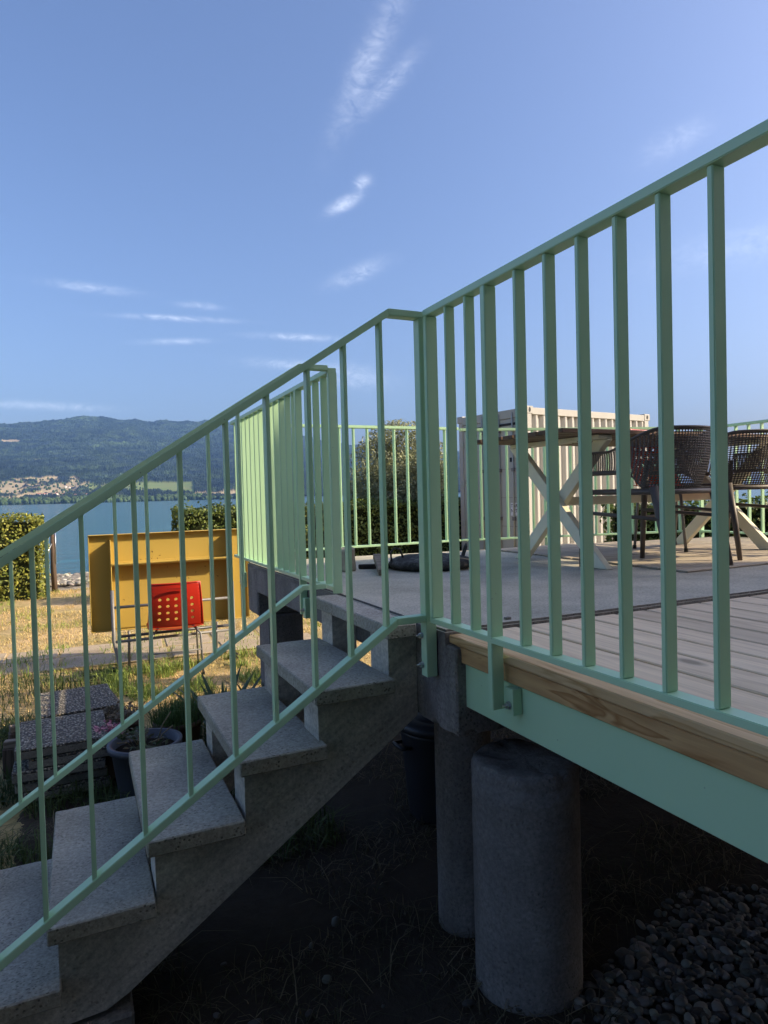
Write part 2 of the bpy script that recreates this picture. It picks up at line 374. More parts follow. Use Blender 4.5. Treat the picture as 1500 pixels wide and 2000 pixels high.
tan = np.stack([.27+.15*f2, .225+.11*f2, .14+.06*f2], -1); grn = np.stack([.16+.05*f2, .20+.06*f1, .07+.02*f2], -1)
tan = np.where(((A2 > 1) & (A2 < 9))[..., None], grn*.9 + .25*tan*(f1 > .62)[..., None], tan)
cc = np.where(wood_m[..., None], fc, np.where((field < .6)[..., None], .55*grn+.35*tan*.6, tan))
V = np.stack([PX, PY, H], -1).reshape(-1, 3); ny, nx = H.shape
i0 = (np.arange(ny-1)[:, None]*nx + np.arange(nx-1)).ravel(); F = np.stack([i0, i0+1, i0+nx+1, i0+nx], 1)
hm = MT('wooded_slope', .95, .1); hm.col(hm.attr())
hills = ob('hills', pyd('hills', V, F, hm.m, cc.reshape(-1, 3))); tag(hills, kind='structure')

# shoreline wood across the lake
def blob_trees(name, base, hts, mat, col_a, col_b):
    ico = bmesh.new(); bmesh.ops.create_icosphere(ico, subdivisions=2, radius=1); iv = np.array([v.co[:] for v in ico.verts]); iff = np.array([[v.index for v in f.verts] for f in ico.faces]); ico.free()
    VV, FF, CC = [], [], []; k = 0
    for b, h in zip(base, hts):
        w = h*random.uniform(.34, .55); v = iv*(1+.55*(rng.random((len(iv), 1))-.5))*np.array([w, w, h*.55]) + np.array([b[0], b[1], b[2]+h*.45])
        t = rng.random((len(iv), 1)); s = random.uniform(.6, 1.3)
        VV.append(v); FF.append(iff+k); CC.append((col_a*(1-t)+col_b*t)*s); k += len(iv)
    return pyd(name, np.concatenate(VV), np.concatenate(FF), mat, np.concatenate(CC))
foliage_far = MT('far_foliage', .95, .1); foliage_far.col(foliage_far.attr())
base, hts = [], []
for k in range(1100):
    a = R(random.uniform(-9, 16)); r = 2992 + 120*random.random()**1.4; a_d = math.degrees(a)
    if a_d > 9.5 and r > 3030: continue
    base.append((r*math.sin(a), r*math.cos(a), float(hill(np.array(a_d), np.array(r)))-1)); hts.append(random.uniform(11, 25)*(.75 if a_d > 9.5 else 1))
for k in range(420):
    a_d = random.uniform(-8, 5); r = random.uniform(3120, 3900); a = R(a_d)
    base.append((r*math.sin(a), r*math.cos(a), float(hill(np.array(a_d), np.array(r)))-1)); hts.append(random.uniform(7, 15))
sw = ob('shoreline_wood', blob_trees('shoreline_wood', base, hts, foliage_far.m, np.array([.030, .055, .020]), np.array([.085, .125, .045])))
tag(sw, 'band of trees along the far lake shore below the hills', 'wood', kind='stuff')

# village houses across the lake
HW = plain('render_white', (.80, .77, .70), .8, .2, 0, .05); HR = plain('roof_brown', (.20, .11, .075), .8, .2, 0, .15); HR2 = plain('roof_red', (.36, .14, .09), .8, .2, 0, .15); PANE = plain('dark_pane', (.03, .04, .05), .2, .5)
def house(az, te, w, d, h, rz, roof, label, group=None):
    r = 3020.0
    while r < 5000 and float(hill(np.array(az), np.array(r)))/r < te - .0012: r += 5
    z = float(hill(np.array(az), np.array(r))); a = R(az)
    t = thing('village_house', (r*math.sin(a), r*math.cos(a), z), label, 'house', group, rz)
    bm = box_bm(-w/2, w/2, -d/2, d/2, -6, h); ob('wall', me_from(bm, 'wall', HW), t)
    bm = bmesh.new(); e = .6; rh = d*.36
    vs = [bm.verts.new(p) for p in [(-w/2-e, -d/2-e, h-.2), (w/2+e, -d/2-e, h-.2), (w/2+e, d/2+e, h-.2), (-w/2-e, d/2+e, h-.2), (-w/2-e, 0, h+rh), (w/2+e, 0, h+rh)]]
    for f in [(0, 1, 5, 4), (2, 3, 4, 5), (0, 4, 3), (1, 2, 5), (3, 2, 1, 0)]: bm.faces.new([vs[i] for i in f])
    ob('roof', me_from(bm, 'roof', roof), t)
    for k in range(3): boxo2(t, -w/2+w*(k+.5)/3, -d/2, h*.6)
def boxo2(t, x, y, z):
    bm = box_bm(x-.6, x+.6, y-.12, y+.05, z-.8, z+.8); ob('window', me_from(bm, 'window', PANE), t)
HL = [(-3.0, .0095, 14, 12, 9, .9, HR), (-2.58, .0106, 10, 9, 6, .2, HR2), (-2.23, .0100, 22, 11, 5, .1, HR), (-1.74, .0108, 13, 9, 5, .1, HR), (-.42, .0094, 14, 9, 5, -.2, HR), (.28, .0136, 13, 10, 10, .5, HR2), (.46, .0119, 12, 9, 6, -.3, HR),
      (.78, .0106, 12, 10, 7, .7, HR), (-.02, .0102, 10, 9, 7, .4, HR), (1.08, .0092, 14, 9, 5, .3, HR), (1.34, .011, 11, 9, 7, .1, HR), (-.65, .0222, 9, 9, 9, .2, HR), (-.4, .0214, 8, 8, 7, .3, HR), (-1.31, .0127, 11, 9, 6, .5, HR2), (-.88, .0119, 11, 9, 6, -.4, HR2),
      (-1.98, .0123, 9, 8, 8, .3, HR), (-2.51, .0128, 15, 9, 5, .1, HR2), (-2.16, .0120, 12, 9, 7, .6, HR2), (3.33, .0096, 12, 9, 8, .8, HR), (3.52, .0088, 12, 9, 6, .1, HR), (3.03, .009, 10, 8, 6, .3, HR)]
for k, (a, e, w, d, h, rz, rf) in enumerate(HL):
    house(a, e, w, d, h, rz, rf, ('small pale house with a red roof' if rf is HR2 else 'small pale house with a brown roof')+' in the village across the lake', 'houses of the village across the lake')

# ------------------------------------------------------------------ concrete terrace on its piers
t = thing('concrete_terrace', (1.035, 1.8, GZ), 'raised grey concrete terrace slab behind the stairs carrying the table and chairs', 'terrace')
poly = [(1.035, 1.803), (1.035, 4.44), (1.8, 4.35), (2.45, 4.24), (3.4, 4.05), (4.25, 3.84), (4.9, 3.7), (4.9, 1.803)]
bm = bmesh.new(); tv = [bm.verts.new((x-1.035, y-1.8, -.43-GZ)) for x, y in poly]; bv = [bm.verts.new((x-1.035, y-1.8, -.60-GZ)) for x, y in poly]
bm.faces.new(tv[::-1]); bm.faces.new(bv)
for k in range(len(poly)): bm.faces.new((tv[k], tv[(k+1) % len(poly)], bv[(k+1) % len(poly)], bv[k]))
bmesh.ops.recalc_face_normals(bm, faces=bm.faces)
bmesh.ops.bevel(bm, geom=[e for e in bm.edges if all(v.co.z > -.5-GZ for v in e.verts)], offset=.008, segments=2, affect='EDGES')
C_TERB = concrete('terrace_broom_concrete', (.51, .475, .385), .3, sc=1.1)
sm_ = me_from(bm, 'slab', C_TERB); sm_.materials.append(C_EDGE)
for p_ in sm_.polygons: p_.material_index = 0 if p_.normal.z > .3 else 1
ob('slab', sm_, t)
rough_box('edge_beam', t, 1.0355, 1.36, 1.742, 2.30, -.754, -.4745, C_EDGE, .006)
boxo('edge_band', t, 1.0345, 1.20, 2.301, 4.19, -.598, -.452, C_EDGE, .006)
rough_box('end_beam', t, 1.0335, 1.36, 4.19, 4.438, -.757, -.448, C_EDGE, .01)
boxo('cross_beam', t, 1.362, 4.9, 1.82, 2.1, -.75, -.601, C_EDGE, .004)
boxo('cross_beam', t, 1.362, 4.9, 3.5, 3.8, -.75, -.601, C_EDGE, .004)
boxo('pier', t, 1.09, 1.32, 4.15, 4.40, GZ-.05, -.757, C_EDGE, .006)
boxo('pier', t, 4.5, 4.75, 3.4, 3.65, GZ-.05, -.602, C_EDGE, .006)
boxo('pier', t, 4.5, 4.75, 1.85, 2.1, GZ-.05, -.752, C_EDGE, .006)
# old boards laid over the far end of the terrace
t = thing('board_platform', (2.75, 2.3, -.43), 'weathered timber boards laid over the sunny end of the terrace', 'platform')
y = 2.36
while y < 4.02:
    x1 = min(4.86, 2.42 + (4.20-y)*2.6 + 1.2) if y > 3.7 else 4.86
    x0 = 2.74 + .02*random.random() + max(0, 0)
    x1 = min(4.86, max(3.0, (4.62-y)/.23 + .95)) if y > 3.65 else 4.86
    boxo('board', t, x0, x1, y, y+.078, -.4285, -.4195+.001*random.random(), W_DECK2, .002); y += .0865

# round concrete columns below the deck
def column(label, x, y, r, ztop, mat, broken):
    t = thing('concrete_column', (x, y, GZ), label, 'column', 'concrete columns under the deck')
    h = ztop-GZ
    bm = lathe_bm([(0, -.08), (r*1.01, -.08)] + [(r*(1.0+.004*math.sin(k*2.1)), h*k/14) for k in range(14)] + [(r, h-.05), (r, h-.035), (r*.99, h-.02), (r*.955, h-.006), (r*.9, h), (r*.7, h+.002), (r*.4, h+.004), (0, h+.004)], 72)
    for v in bm.verts:
        if v.co.z > h*.9 and broken:
            n = mnoise.noise(v.co*26); n2_ = mnoise.noise(v.co*11+Vector((3, 1, 0))); v.co.z += .010*n - .022*max(0, n2_); v.co.x *= 1+.018*n-.03*max(0, n2_); v.co.y *= 1+.018*n-.03*max(0, n2_)
        else:
            n = mnoise.noise(v.co*9); v.co.x *= 1+.006*n; v.co.y *= 1+.006*n
    ob('shaft', me_from(bm, 'shaft', mat, True), t); return t
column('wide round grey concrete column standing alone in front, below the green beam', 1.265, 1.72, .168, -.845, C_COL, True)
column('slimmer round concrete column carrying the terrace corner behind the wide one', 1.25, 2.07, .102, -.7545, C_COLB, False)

# ------------------------------------------------------------------ wooden deck
t = thing('wooden_deck', (1.05, -2.2, GZ), 'new larch board deck with pine edge and mint green steel beam', 'deck')
dk = t
Y0, Y1 = -2.2, 1.799
boxo('edge_board', t, 1.05, 1.166, Y0, 1.846, -.4715, -.446, W_FASC, .003)
boxo('fascia_board', t, 1.056, 1.084, Y0, 1.842, -.5235, -.4735, W_FASC2, .003)
x = 1.174
pm = boxm('plank', .1265, Y1-Y0, .026, W_DECK, .003)
while x < 5.2:
    ob('plank', pm, t, (x+.0665, (Y0+Y1)/2, -.459-.0005*random.random()), world=True); x += .1405
boxo('beam', t, 1.070, 1.078, Y0, 1.80, -.660, -.5245, MINT, .001)
boxo('beam_flange', t, 1.0785, 1.14, Y0, 1.80, -.660, -.652, MINT, .001)
boxo('beam_flange', t, 1.085, 1.14, Y0, 1.80, -.532, -.5245, MINT, .001)
for xx in (2.2, 3.4, 4.6): boxo('joist', t, xx, xx+.1, Y0, 1.79, -.60, -.473, W_POST, .002)
for yy in (-1.6, -.4, .8): boxo('cross_joist', t, 1.145, 5.2, yy, yy+.08, -.70, -.601, W_POST, .002)
for yy in (-1.6, -.4): boxo('post', t, 4.6, 4.72, yy, yy+.12, GZ-.05, -.701, W_POST, .002)

# ------------------------------------------------------------------ staircase
t = thing('concrete_staircase', (.4, 2.3, GZ), 'open concrete staircase with speckled treads rising to the terrace', 'staircase')
TZ = [-.427, -.606, -.780, -.9545, -1.127, -1.295, -1.46]; TX = [.905, .653, .412, .148, -.109, -.358, -.608]
YN, YF = 1.95, 2.70
for k in range(7):
    x0 = TX[k]; x1 = x0+.277 if k else 1.012
    bm = bmesh.new(); w = x1-x0; L = YF-YN; h = .047
    n = 14
    box_bm(-w/2, w/2, -L/2, L/2, -h/2, h/2, .004, bm)
    bmesh.ops.subdivide_edges(bm, edges=[e for e in bm.edges if e.calc_length() > .2], cuts=n, use_grid_fill=True)
    for v in bm.verts:
        p = v.co*22+Vector((k*3.3, 0, 0)); q = mnoise.noise(p); edge = (abs(v.co.x) > w/2-.006)+(abs(v.co.y) > L/2-.006)+(abs(v.co.z) > h/2-.006)
        if edge >= 2: v.co *= 1-.006*max(0, q); v.co.z -= .002*max(0, q)
    ob('tread', me_from(bm, 'tread', C_TREAD), t, ((x0+x1)/2, (YN+YF)/2, TZ[k]-h/2), (R(random.uniform(-.25, .25)), R(random.uniform(-.2, .2)), R(random.uniform(-.25, .25))), world=True)
def stringer(y0, y1):
    pts = []
    xb = [1.0335] + [x+.023 for x in TX[:7]]
    for k in range(7):
        zt = TZ[k]-.0475
        pts.append((xb[k] if k == 0 else xb[k], zt)); pts.append((xb[k+1], zt))
    pts += [(xb[7], -1.60), (-.30, -1.60), (-.22, -1.44), (.03, -1.424), (.09, -1.394), (1.0335, -.754)]
    # (x, z) outline, going down the steps and back along the soffit
    bm = bmesh.new(); a = [bm.verts.new((x-.4, y0-2.3, z-GZ)) for x, z in pts]; b = [bm.verts.new((x-.4, y1-2.3, z-GZ)) for x, z in pts]
    bm.faces.new(a); bm.faces.new(b[::-1]); n = len(pts)
    for k in range(n): bm.faces.new((a[k], b[k], b[(k+1) % n], a[(k+1) % n]))
    bmesh.ops.recalc_face_normals(bm, faces=bm.faces)
    ob('stringer', me_from(bm, 'stringer', C_STR), t)
stringer(2.0, 2.145); stringer(2.535, 2.66)
boxo('foot_block', t, -.62, .10, 1.985, 2.68, GZ-.06, -1.445, C_EDGE, .008)

# ------------------------------------------------------------------ mint railings
def hexbolt(parent, x, y, z, ax='x-'):
    bm = bmesh.new()
    rot = Matrix.Rotation(math.pi/2, 4, 'Y') if ax == 'x-' else Matrix.Rotation(math.pi/2, 4, 'X')
    bmesh.ops.create_cone(bm, cap_ends=True, segments=16, radius1=.011, radius2=.011, depth=.002)
    r = bmesh.ops.create_cone(bm, cap_ends=True, segments=6, radius1=.0085, radius2=.0085, depth=.008); bmesh.ops.translate(bm, verts=r['verts'], vec=(0, 0, -.005))
    r = bmesh.ops.create_cone(bm, cap_ends=True, segments=12, radius1=.003, radius2=.0045, depth=.012); bmesh.ops.translate(bm, verts=r['verts'], vec=(0, 0, -.013))
    bmesh.ops.transform(bm, matrix=rot, verts=bm.verts)
    ob('bolt', me_from(bm, 'bolt', STEEL), parent, (x, y, z), world=True)
def rail_between(parent, name, a, b, w, h, mat=MINT, up_cut=True):
    "rail of width w and vertical height h whose upper middle line runs a->b; ends are cut plumb"
    a, b = Vector(a), Vector(b); d = (b-a); hd = Vector((d.x, d.y, 0)).normalized(); s = Vector((-hd.y, hd.x, 0))*w/2
    c = (a+b)/2; bm = bmesh.new(); V = []
    for p in (a, b):
        for q in (s, -s):
            for z in (0, -h): V.append(bm.verts.new(p+q+Vector((0, 0, z))-c))
    for f in [(0, 2, 3, 1), (4, 5, 7, 6), (0, 1, 5, 4), (2, 6, 7, 3), (0, 4, 6, 2), (1, 3, 7, 5)]: bm.faces.new([V[i] for i in f])
    bmesh.ops.recalc_face_normals(bm, faces=bm.faces)
    bmesh.ops.bevel(bm, geom=list(bm.edges), offset=.0018, segments=2, affect='EDGES')
    return ob(name, me_from(bm, name, mat), parent, c, world=True)
BAR = {}
def bar(parent, name, x, y, z0, z1, sx, sy, rz=0):
    k = (name, round(z1-z0, 4), sx, sy)
    if k not in BAR:
        bm = box_bm(-sx/2, sx/2, -sy/2, sy/2, -(z1-z0)/2, (z1-z0)/2); bmesh.ops.bevel(bm, geom=list(bm.edges), offset=.0018, segments=2, affect='EDGES')
        BAR[k] = me_from(bm, name, MINT)
    return ob(name, BAR[k], parent, (x, y, (z0+z1)/2), (0, 0, rz), world=True)

# deck railing along the deck edge
t = thing('deck_railing', (1.02, .8, -.6), 'mint green bar railing along the wooden deck edge, nearest the viewer', 'railing')
rail_between(t, 'top_rail', (1.02, 1.837, .571), (1.02, -.6, .571), .04, .021)
rail_between(t, 'bottom_rail', (1.02, 1.837, -.3915), (1.02, -.6, -.3915), .04, .0165)
bar(t, 'end_post', 1.0202, 1.8265, -.3905, .549, .0395, .020)
for yf in (1.716, 1.607, 1.375, 1.259, 1.148, 1.036, .926, .812, .700, .475, .363, .251, .139, .027, -.085, -.2, -.43, -.54):
    bar(t, 'baluster', 1.0205, yf-.006, -.3912, .5495, .0305, .0125)
for yc in (1.5045, .588, -.31):
    bar(t, 'post', 1.0195, yc, -.590, .5495, .0375, .0215)
    boxo('bracket', t, 1.0385, 1.0685, yc-.048, yc-.0115, -.601, -.53, MINT, .0015)
    hexbolt(t, 1.036, yc-.032, -.575)

# stair railings
def stair_railing(label, y, x_end, post_w, post_z0, bars, top, bot, bolts, sl=.66):
    t = thing('stair_railing', (.4, y, -.6), label, 'railing', 'sloping stair railings')
    xk, zt, zb = top[0], top[1], bot[1]
    xl = -1.0
    rail_between(t, 'top_rail', (xk, y, zt), (xl, y, zt-sl*(xk-xl)), .04, .0245)
    rail_between(t, 'top_rail_end', (xk-.0012, y, zt), (x_end-.001, y, zt), .0396, .021)
    xb = bot[0]
    rail_between(t, 'bottom_rail', (xb, y, zb), (xl, y, zb-sl*(xb-xl)), .04, .0245)
    rail_between(t, 'bottom_rail_end', (xb-.0012, y, zb), (x_end-.0375, y, zb), .0396, .021)
    if post_w: bar(t, 'post', x_end-.0195, y, post_z0, zt-.0205, .0375, post_w)
    for xc in bars:
        z0 = zb - sl*(xb-xc) - .008; z1 = zt - sl*(xk-xc) - .018
        if xc > xk: z1 = zt-.02
        bar(t, 'baluster', xc, y, z0, z1, .0115, .0305)
    if bolts: hexbolt(t, x_end-.0393, y+.012, -.455); hexbolt(t, x_end-.0393, y+.012, -.549)
    return t
X1 = [.862, .742, .626, .503, .384, .258, .138, .010, -.104, -.222, -.34, -.46, -.58, -.7, -.82]
st = stair_railing('mint green stair railing on the viewer side of the steps', 1.866, 1.0305, .038, -.584, X1, (.889, .570), (.893, -.386), True)
X2 = [.725, .611, .488, .372, .247, .132, .015, -.103, -.219, -.335, -.45, -.57, -.69, -.81]
stair_railing('mint green stair railing on the lake side of the steps', 2.718, 1.003, 0, 0, X2, (.874, .562), (.862, -.378), False, .645)

# terrace railing continuing the deck edge beyond the stairs
t = thing('terrace_railing', (1.02, 3.7, -.5), 'mint green bar railing beyond the stairs, half in sunlight', 'railing')
rail_between(t, 'top_rail', (1.02, 2.70, .552), (1.02, 4.70, .540), .04, .021)
rail_between(t, 'bottom_rail', (1.02, 2.70, -.394), (1.02, 4.70, -.394), .04, .0165)
bar(t, 'post', 1.0225, 2.7085, -.425, .532, .038, .021)
yy = 2.81
while yy < 4.68:
    if min(abs(yy-3.16), abs(yy-4.5)) > .06: bar(t, 'baluster', 1.0205, yy, -.394, .527, .0305, .0125)
    yy += .112
for yc in (3.17, 4.508):
    bar(t, 'post', 1.0135, yc, -.585, .527, .0345, .0215)
    boxo('bracket', t, 1.0045, 1.032, yc-.05, yc-.0115, -.60, -.50, MINT, .0015); hexbolt(t, 1.003, yc-.03, -.56)

def fence(name, label, p0, p1, zt, zb, posts, skip=()):
    p0, p1 = Vector((*p0, 0)), Vector((*p1, 0)); d = p1-p0; L = d.length; u = d.normalized(); rz = math.atan2(u.y, u.x)
    t = thing(name, (p0.x, p0.y, -.45), label, 'railing')
    rail_between(t, 'top_rail', (p0.x, p0.y, zt), (p1.x, p1.y, zt), .04, .021)
    rail_between(t, 'bottom_rail', (p0.x, p0.y, zb), (p1.x, p1.y, zb), .04, .0165)
    n = int(L/.112); s = .06
    for k in range(n):
        s = .06+k*.112
        if s > L-.03: break
        q = p0+u*s
        if any(abs(s-pp) < .05 for pp in posts): bar(t, 'post', q.x, q.y, -.60, zt-.0195, .0215, .039, rz)
        else: bar(t, 'baluster', q.x, q.y, zb-.002, zt-.0195, .0125, .0305, rz)
fence('terrace_railing', 'sunlit mint railing along the far terrace edge before the olive tree', (1.05, 4.60), (2.80, 4.60), .522, -.376, (.1, 1.55))
fence('terrace_railing', 'sunlit mint railing before the beige shipping container', (2.82, 4.60), (4.84, 4.10), .515, -.376, (.7, 1.4))
fence('terrace_railing', 'mint railing at the right side of the terrace behind the dark chairs', (4.86, 4.08), (4.86, 1.9), .50, -.376, (.06, 1.1, 2.0))

# ------------------------------------------------------------------ perforated shells
def perf_mesh(name, fn, nu, nv, hole, mat, solid=lambda i, j: False, round_=False, thick=.003, diamond=False):
    "grid surface fn(u,v) with one real hole in every cell"
    bm = bmesh.new(); cache = {}
    def vert(u, v):
        k = (round(u, 6), round(v, 6))
        if k not in cache: cache[k] = bm.verts.new(fn(u, v))
        return cache[k]
    for i in range(nu):
        for j in range(nv):
            u0, u1, v0, v1 = i/nu, (i+1)/nu, j/nv, (j+1)/nv; um, vm = (u0+u1)/2, (v0+v1)/2
            if solid(i, j):
                bm.faces.new((vert(u0, v0), vert(um, v0), vert(u1, v0), vert(u1, vm), vert(u1, v1), vert(um, v1), vert(u0, v1), vert(u0, vm))); continue
            hu, hv = (u1-u0)*hole/2, (v1-v0)*hole/2
            out = [(u0, v0), (um, v0), (u1, v0), (u1, vm), (u1, v1), (um, v1), (u0, v1), (u0, vm)]
            kk = .72 if round_ else (.55 if diamond else .62)
            inn = [(um-hu*kk, vm-hv*kk), (um, vm-hv), (um+hu*kk, vm-hv*kk), (um+hu, vm), (um+hu*kk, vm+hv*kk), (um, vm+hv), (um-hu*kk, vm+hv*kk), (um-hu, vm)]
            o_ = [vert(*p) for p in out]; n_ = [vert(*p) for p in inn]
            for k in range(8): bm.faces.new((o_[k], o_[(k+1) % 8], n_[(k+1) % 8], n_[k]))
    bmesh.ops.recalc_face_normals(bm, faces=bm.faces)
    bmesh.ops.solidify(bm, geom=list(bm.faces), thickness=thick)
    bmesh.ops.recalc_face_normals(bm, faces=bm.faces)
    return me_from(bm, name, mat, True)
def sm(x): x = max(0., min(1., x)); return x*x*(3-2*x)

# dark net armchairs: local frame, chair faces +Y, origin on the floor under the seat
def net_back(u, v):
    a = (u-.5)*2; s = abs(a); sg = 1 if a > 0 else -1
    if s < .58:
        th = s/.58*R(82); x = sg*.262*math.sin(th); y = -.245+.235*(1-math.cos(th))
    else:
        q = (s-.58)/.42; x = sg*(.2595+.012*q); y = -.043+.235*q
    top = .725 - .105*sm((s-.33)/.42); bot = .405 + .105*sm((s-.36)/.20)
    z = bot+(top-bot)*v
    lean = -.085*(v)*(1-sm((s-.25)/.45)); y += lean - .02*math.sin(v*math.pi)*(1-s)
    return Vector((x, y, z))
def net_seat(u, v):
    x = (u-.5)*.45; y = -.235+.465*v
    return Vector((x, y, .425 - .022*math.sin(math.pi*u)*math.sin(math.pi*min(1, v*1.1)) + (.0-.02*sm((v-.85)/.15))))
def net_chair(t, src=None):
    if src:
        for c in src.children: n = c.copy(); COL.objects.link(n); n.parent = t
        return
    ob('back_shell', perf_mesh('back_shell', net_back, 80, 25, .86, NET, lambda i, j: j in (0, 24) or i in (0, 79), diamond=True), t)
    ob('seat', perf_mesh('seat', net_seat, 34, 34, .82, NET, lambda i, j: i in (0, 33) or j in (0, 33), diamond=True), t)
    tubeo('top_rim', t, [net_back(k/60, 1.0) for k in range(61)], .007, NET, 8)
    tubeo('seat_rim', t, [(-.235, .23, .41), (-.24, -.2, .405), (-.16, -.262, .405), (0, -.285, .405), (.16, -.262, .405), (.24, -.2, .405), (.235, .23, .41), (-.235, .23, .41)], .014, NET, 8)
    for s in (-1, 1):
        tubeo('leg', t, [(s*.238, -.215, .43), (s*.25, -.27, .2), (s*.258, -.305, 0)], .017, NET, 10, [.021, .017, .013])
        tubeo('leg', t, [(s*.262, .205, .585), (s*.262, .222, .45), (s*.258, .235, .2), (s*.256, .245, 0)], .017, NET, 10, [.014, .019, .016, .013])
        tubeo('arm_rim', t, [net_back(.5+s*.5*q, 0.0) for q in (.5, .6, .7, .8, .9, 1.0)], .012, NET, 8)
        tubeo('side_rail', t, [(s*.25, .235, .30), (s*.255, -.26, .27)], .010, NET, 8)
CG = 'dark net armchairs at the table'
ch1 = thing('net_armchair', (2.82, 2.67, -.428), 'dark brown perforated armchair at the table, nearer its left end', 'chair', CG, R(6)); net_chair(ch1)
ch2 = thing('net_armchair', (3.63, 2.81, -.419), 'dark brown perforated armchair cut by the right edge, half in sun', 'chair', CG, R(-4)); net_chair(ch2, ch1)

# shell chairs with round holes on tube legs
def shell_fn(back):
    def fb(u, v):
        x = (u-.5)*(.46-.05*v); z = .44+.385*v; y = -.19-.075*v + .05*(1-math.cos((u-.5)*2.4)) - .03*math.sin(v*math.pi)
        return Vector((x, y, z))
    def fs(u, v):
        x = (u-.5)*.46; y = -.19+.42*v; z = .44-.02*math.sin(math.pi*u) - .012*math.sin(math.pi*v) - .03*sm((v-.85)/.15)
        return Vector((x, y, z))
    return fb if back else fs
def shell_chair(t, mat, dots=True):
    holes_u = {2, 4, 6, 8, 10}; holes_v = {2, 4, 6, 8}
    ob('backrest', perf_mesh('backrest', shell_fn(True), 13, 13, .86, mat, lambda i, j: not (i in holes_u and j in holes_v), True, .005), t)
    ob('seat', perf_mesh('seat', shell_fn(False), 12, 12, .5, mat, lambda i, j: True, True, .005), t)
    tubeo('rim', t, [shell_fn(True)(0, v/8) for v in range(9)] + [shell_fn(True)(u/10, 1) for u in range(11)] + [shell_fn(True)(1, 1-v/8) for v in range(9)], .007, mat, 8)
    bm = box_bm(-.075, .075, -.294, -.287, .775, .79); ob('grip_slot', me_from(bm, 'grip_slot', plain(mat.name+'_grip', tuple(c*.7 for c in mat.node_tree.nodes['Mix'].inputs[6].default_value[:3]), .5)), t)
    for s in (-1, 1):
        tubeo('leg', t, [(s*.15, -.12, .425), (s*.205, -.17, .36), (s*.215, -.20, 0)], .0095, TUBE, 10)
        tubeo('leg', t, [(s*.15, .10, .425), (s*.205, .16, .36), (s*.215, .20, 0)], .0095, TUBE, 10)
        tubeo('seat_bar', t, [(s*.15, -.16, .428), (s*.15, .15, .428)], .008, TUBE, 8)
        for y in (-.2, .2): ob('foot_cap', me_from(lathe_bm([(0, 0), (.013, 0), (.013, .025), (0, .025)], 12), 'foot_cap', BLACKR), t, (s*.215, y, -.001))
    tubeo('stretcher', t, [(-.21, -.185, .22), (.21, -.185, .22)], .007, TUBE, 8)
rc = thing('shell_chair', (.765, 6.18, GZ+.01), 'red plastic shell chair with holes in its back, before the yellow table', 'chair', None, R(-3)); shell_chair(rc, RED)
oc = thing('shell_chair', (3.73, 3.26, -.419), 'glossy orange red shell chair on thin metal legs behind the dark armchairs', 'chair', None, R(185)); shell_chair(oc, ORANGE)

# ------------------------------------------------------------------ cream X-leg table with brown slats
TX0, TY0, TZ0 = 2.25, 2.68, .315
t = thing('garden_table', (TX0, TY0, -.428), 'long garden table with brown slatted top and cream crossed legs', 'table', None, R(3))
def tl(x, y, z): return (x, y, z+.428)
for k in range(8):
    y = .0+k*.1; bm = box_bm(0, 2.25, y, y+.088, tl(0, 0, TZ0-.024)[2], tl(0, 0, TZ0)[2], .003)
    ob('slat', me_from(bm, 'slat', W_TABLE), t, (0, 0, 0))
def xleg(x):
    zt = TZ0+.428-.05
    for s, dx in ((1, -.0235), (-1, .0235)):
        a = Vector((x+dx, .4-.36*s, 0)); b = Vector((x+dx, .4+.33*s, zt)); d = (b-a).normalized(); w = .036; hw = w/ d.z
        bm = bmesh.new(); V = []
        for p in (a, b):
            for e in (-hw, hw):
                for q in (-.022, .022): V.append(bm.verts.new(p+Vector((q, e, 0))))
        for f in [(0, 2, 3, 1), (4, 5, 7, 6), (0, 1, 5, 4), (2, 6, 7, 3), (0, 4, 6, 2), (1, 3, 7, 5)]: bm.faces.new([V[i] for i in f])
        bmesh.ops.recalc_face_normals(bm, faces=bm.faces); bmesh.ops.bevel(bm, geom=list(bm.edges), offset=.003, segments=1, affect='EDGES')
        ob('leg', me_from(bm, 'leg', CREAM), t)
    bm = box_bm(x-.05, x+.05, .03, .77, zt+.001, zt+.025, .003); ob('cross_bar', me_from(bm, 'cross_bar', CREAM), t)
    bm = bmesh.new()
    for k in range(7):
        r = bmesh.ops.create_cone(bm, cap_ends=True, segments=8, radius1=.006, radius2=.006, depth=.003); bmesh.ops.translate(bm, verts=r['verts'], vec=(x+(-.03 if k % 2 else .03), .1+k*.1, zt))
    ob('screws', me_from(bm, 'screws', BLACKR), t)
xleg(.33); xleg(1.80)
bm = box_bm(.355, 1.775, .375, .425, .335, .385, .003); ob('stretcher', me_from(bm, 'stretcher', CREAM), t)

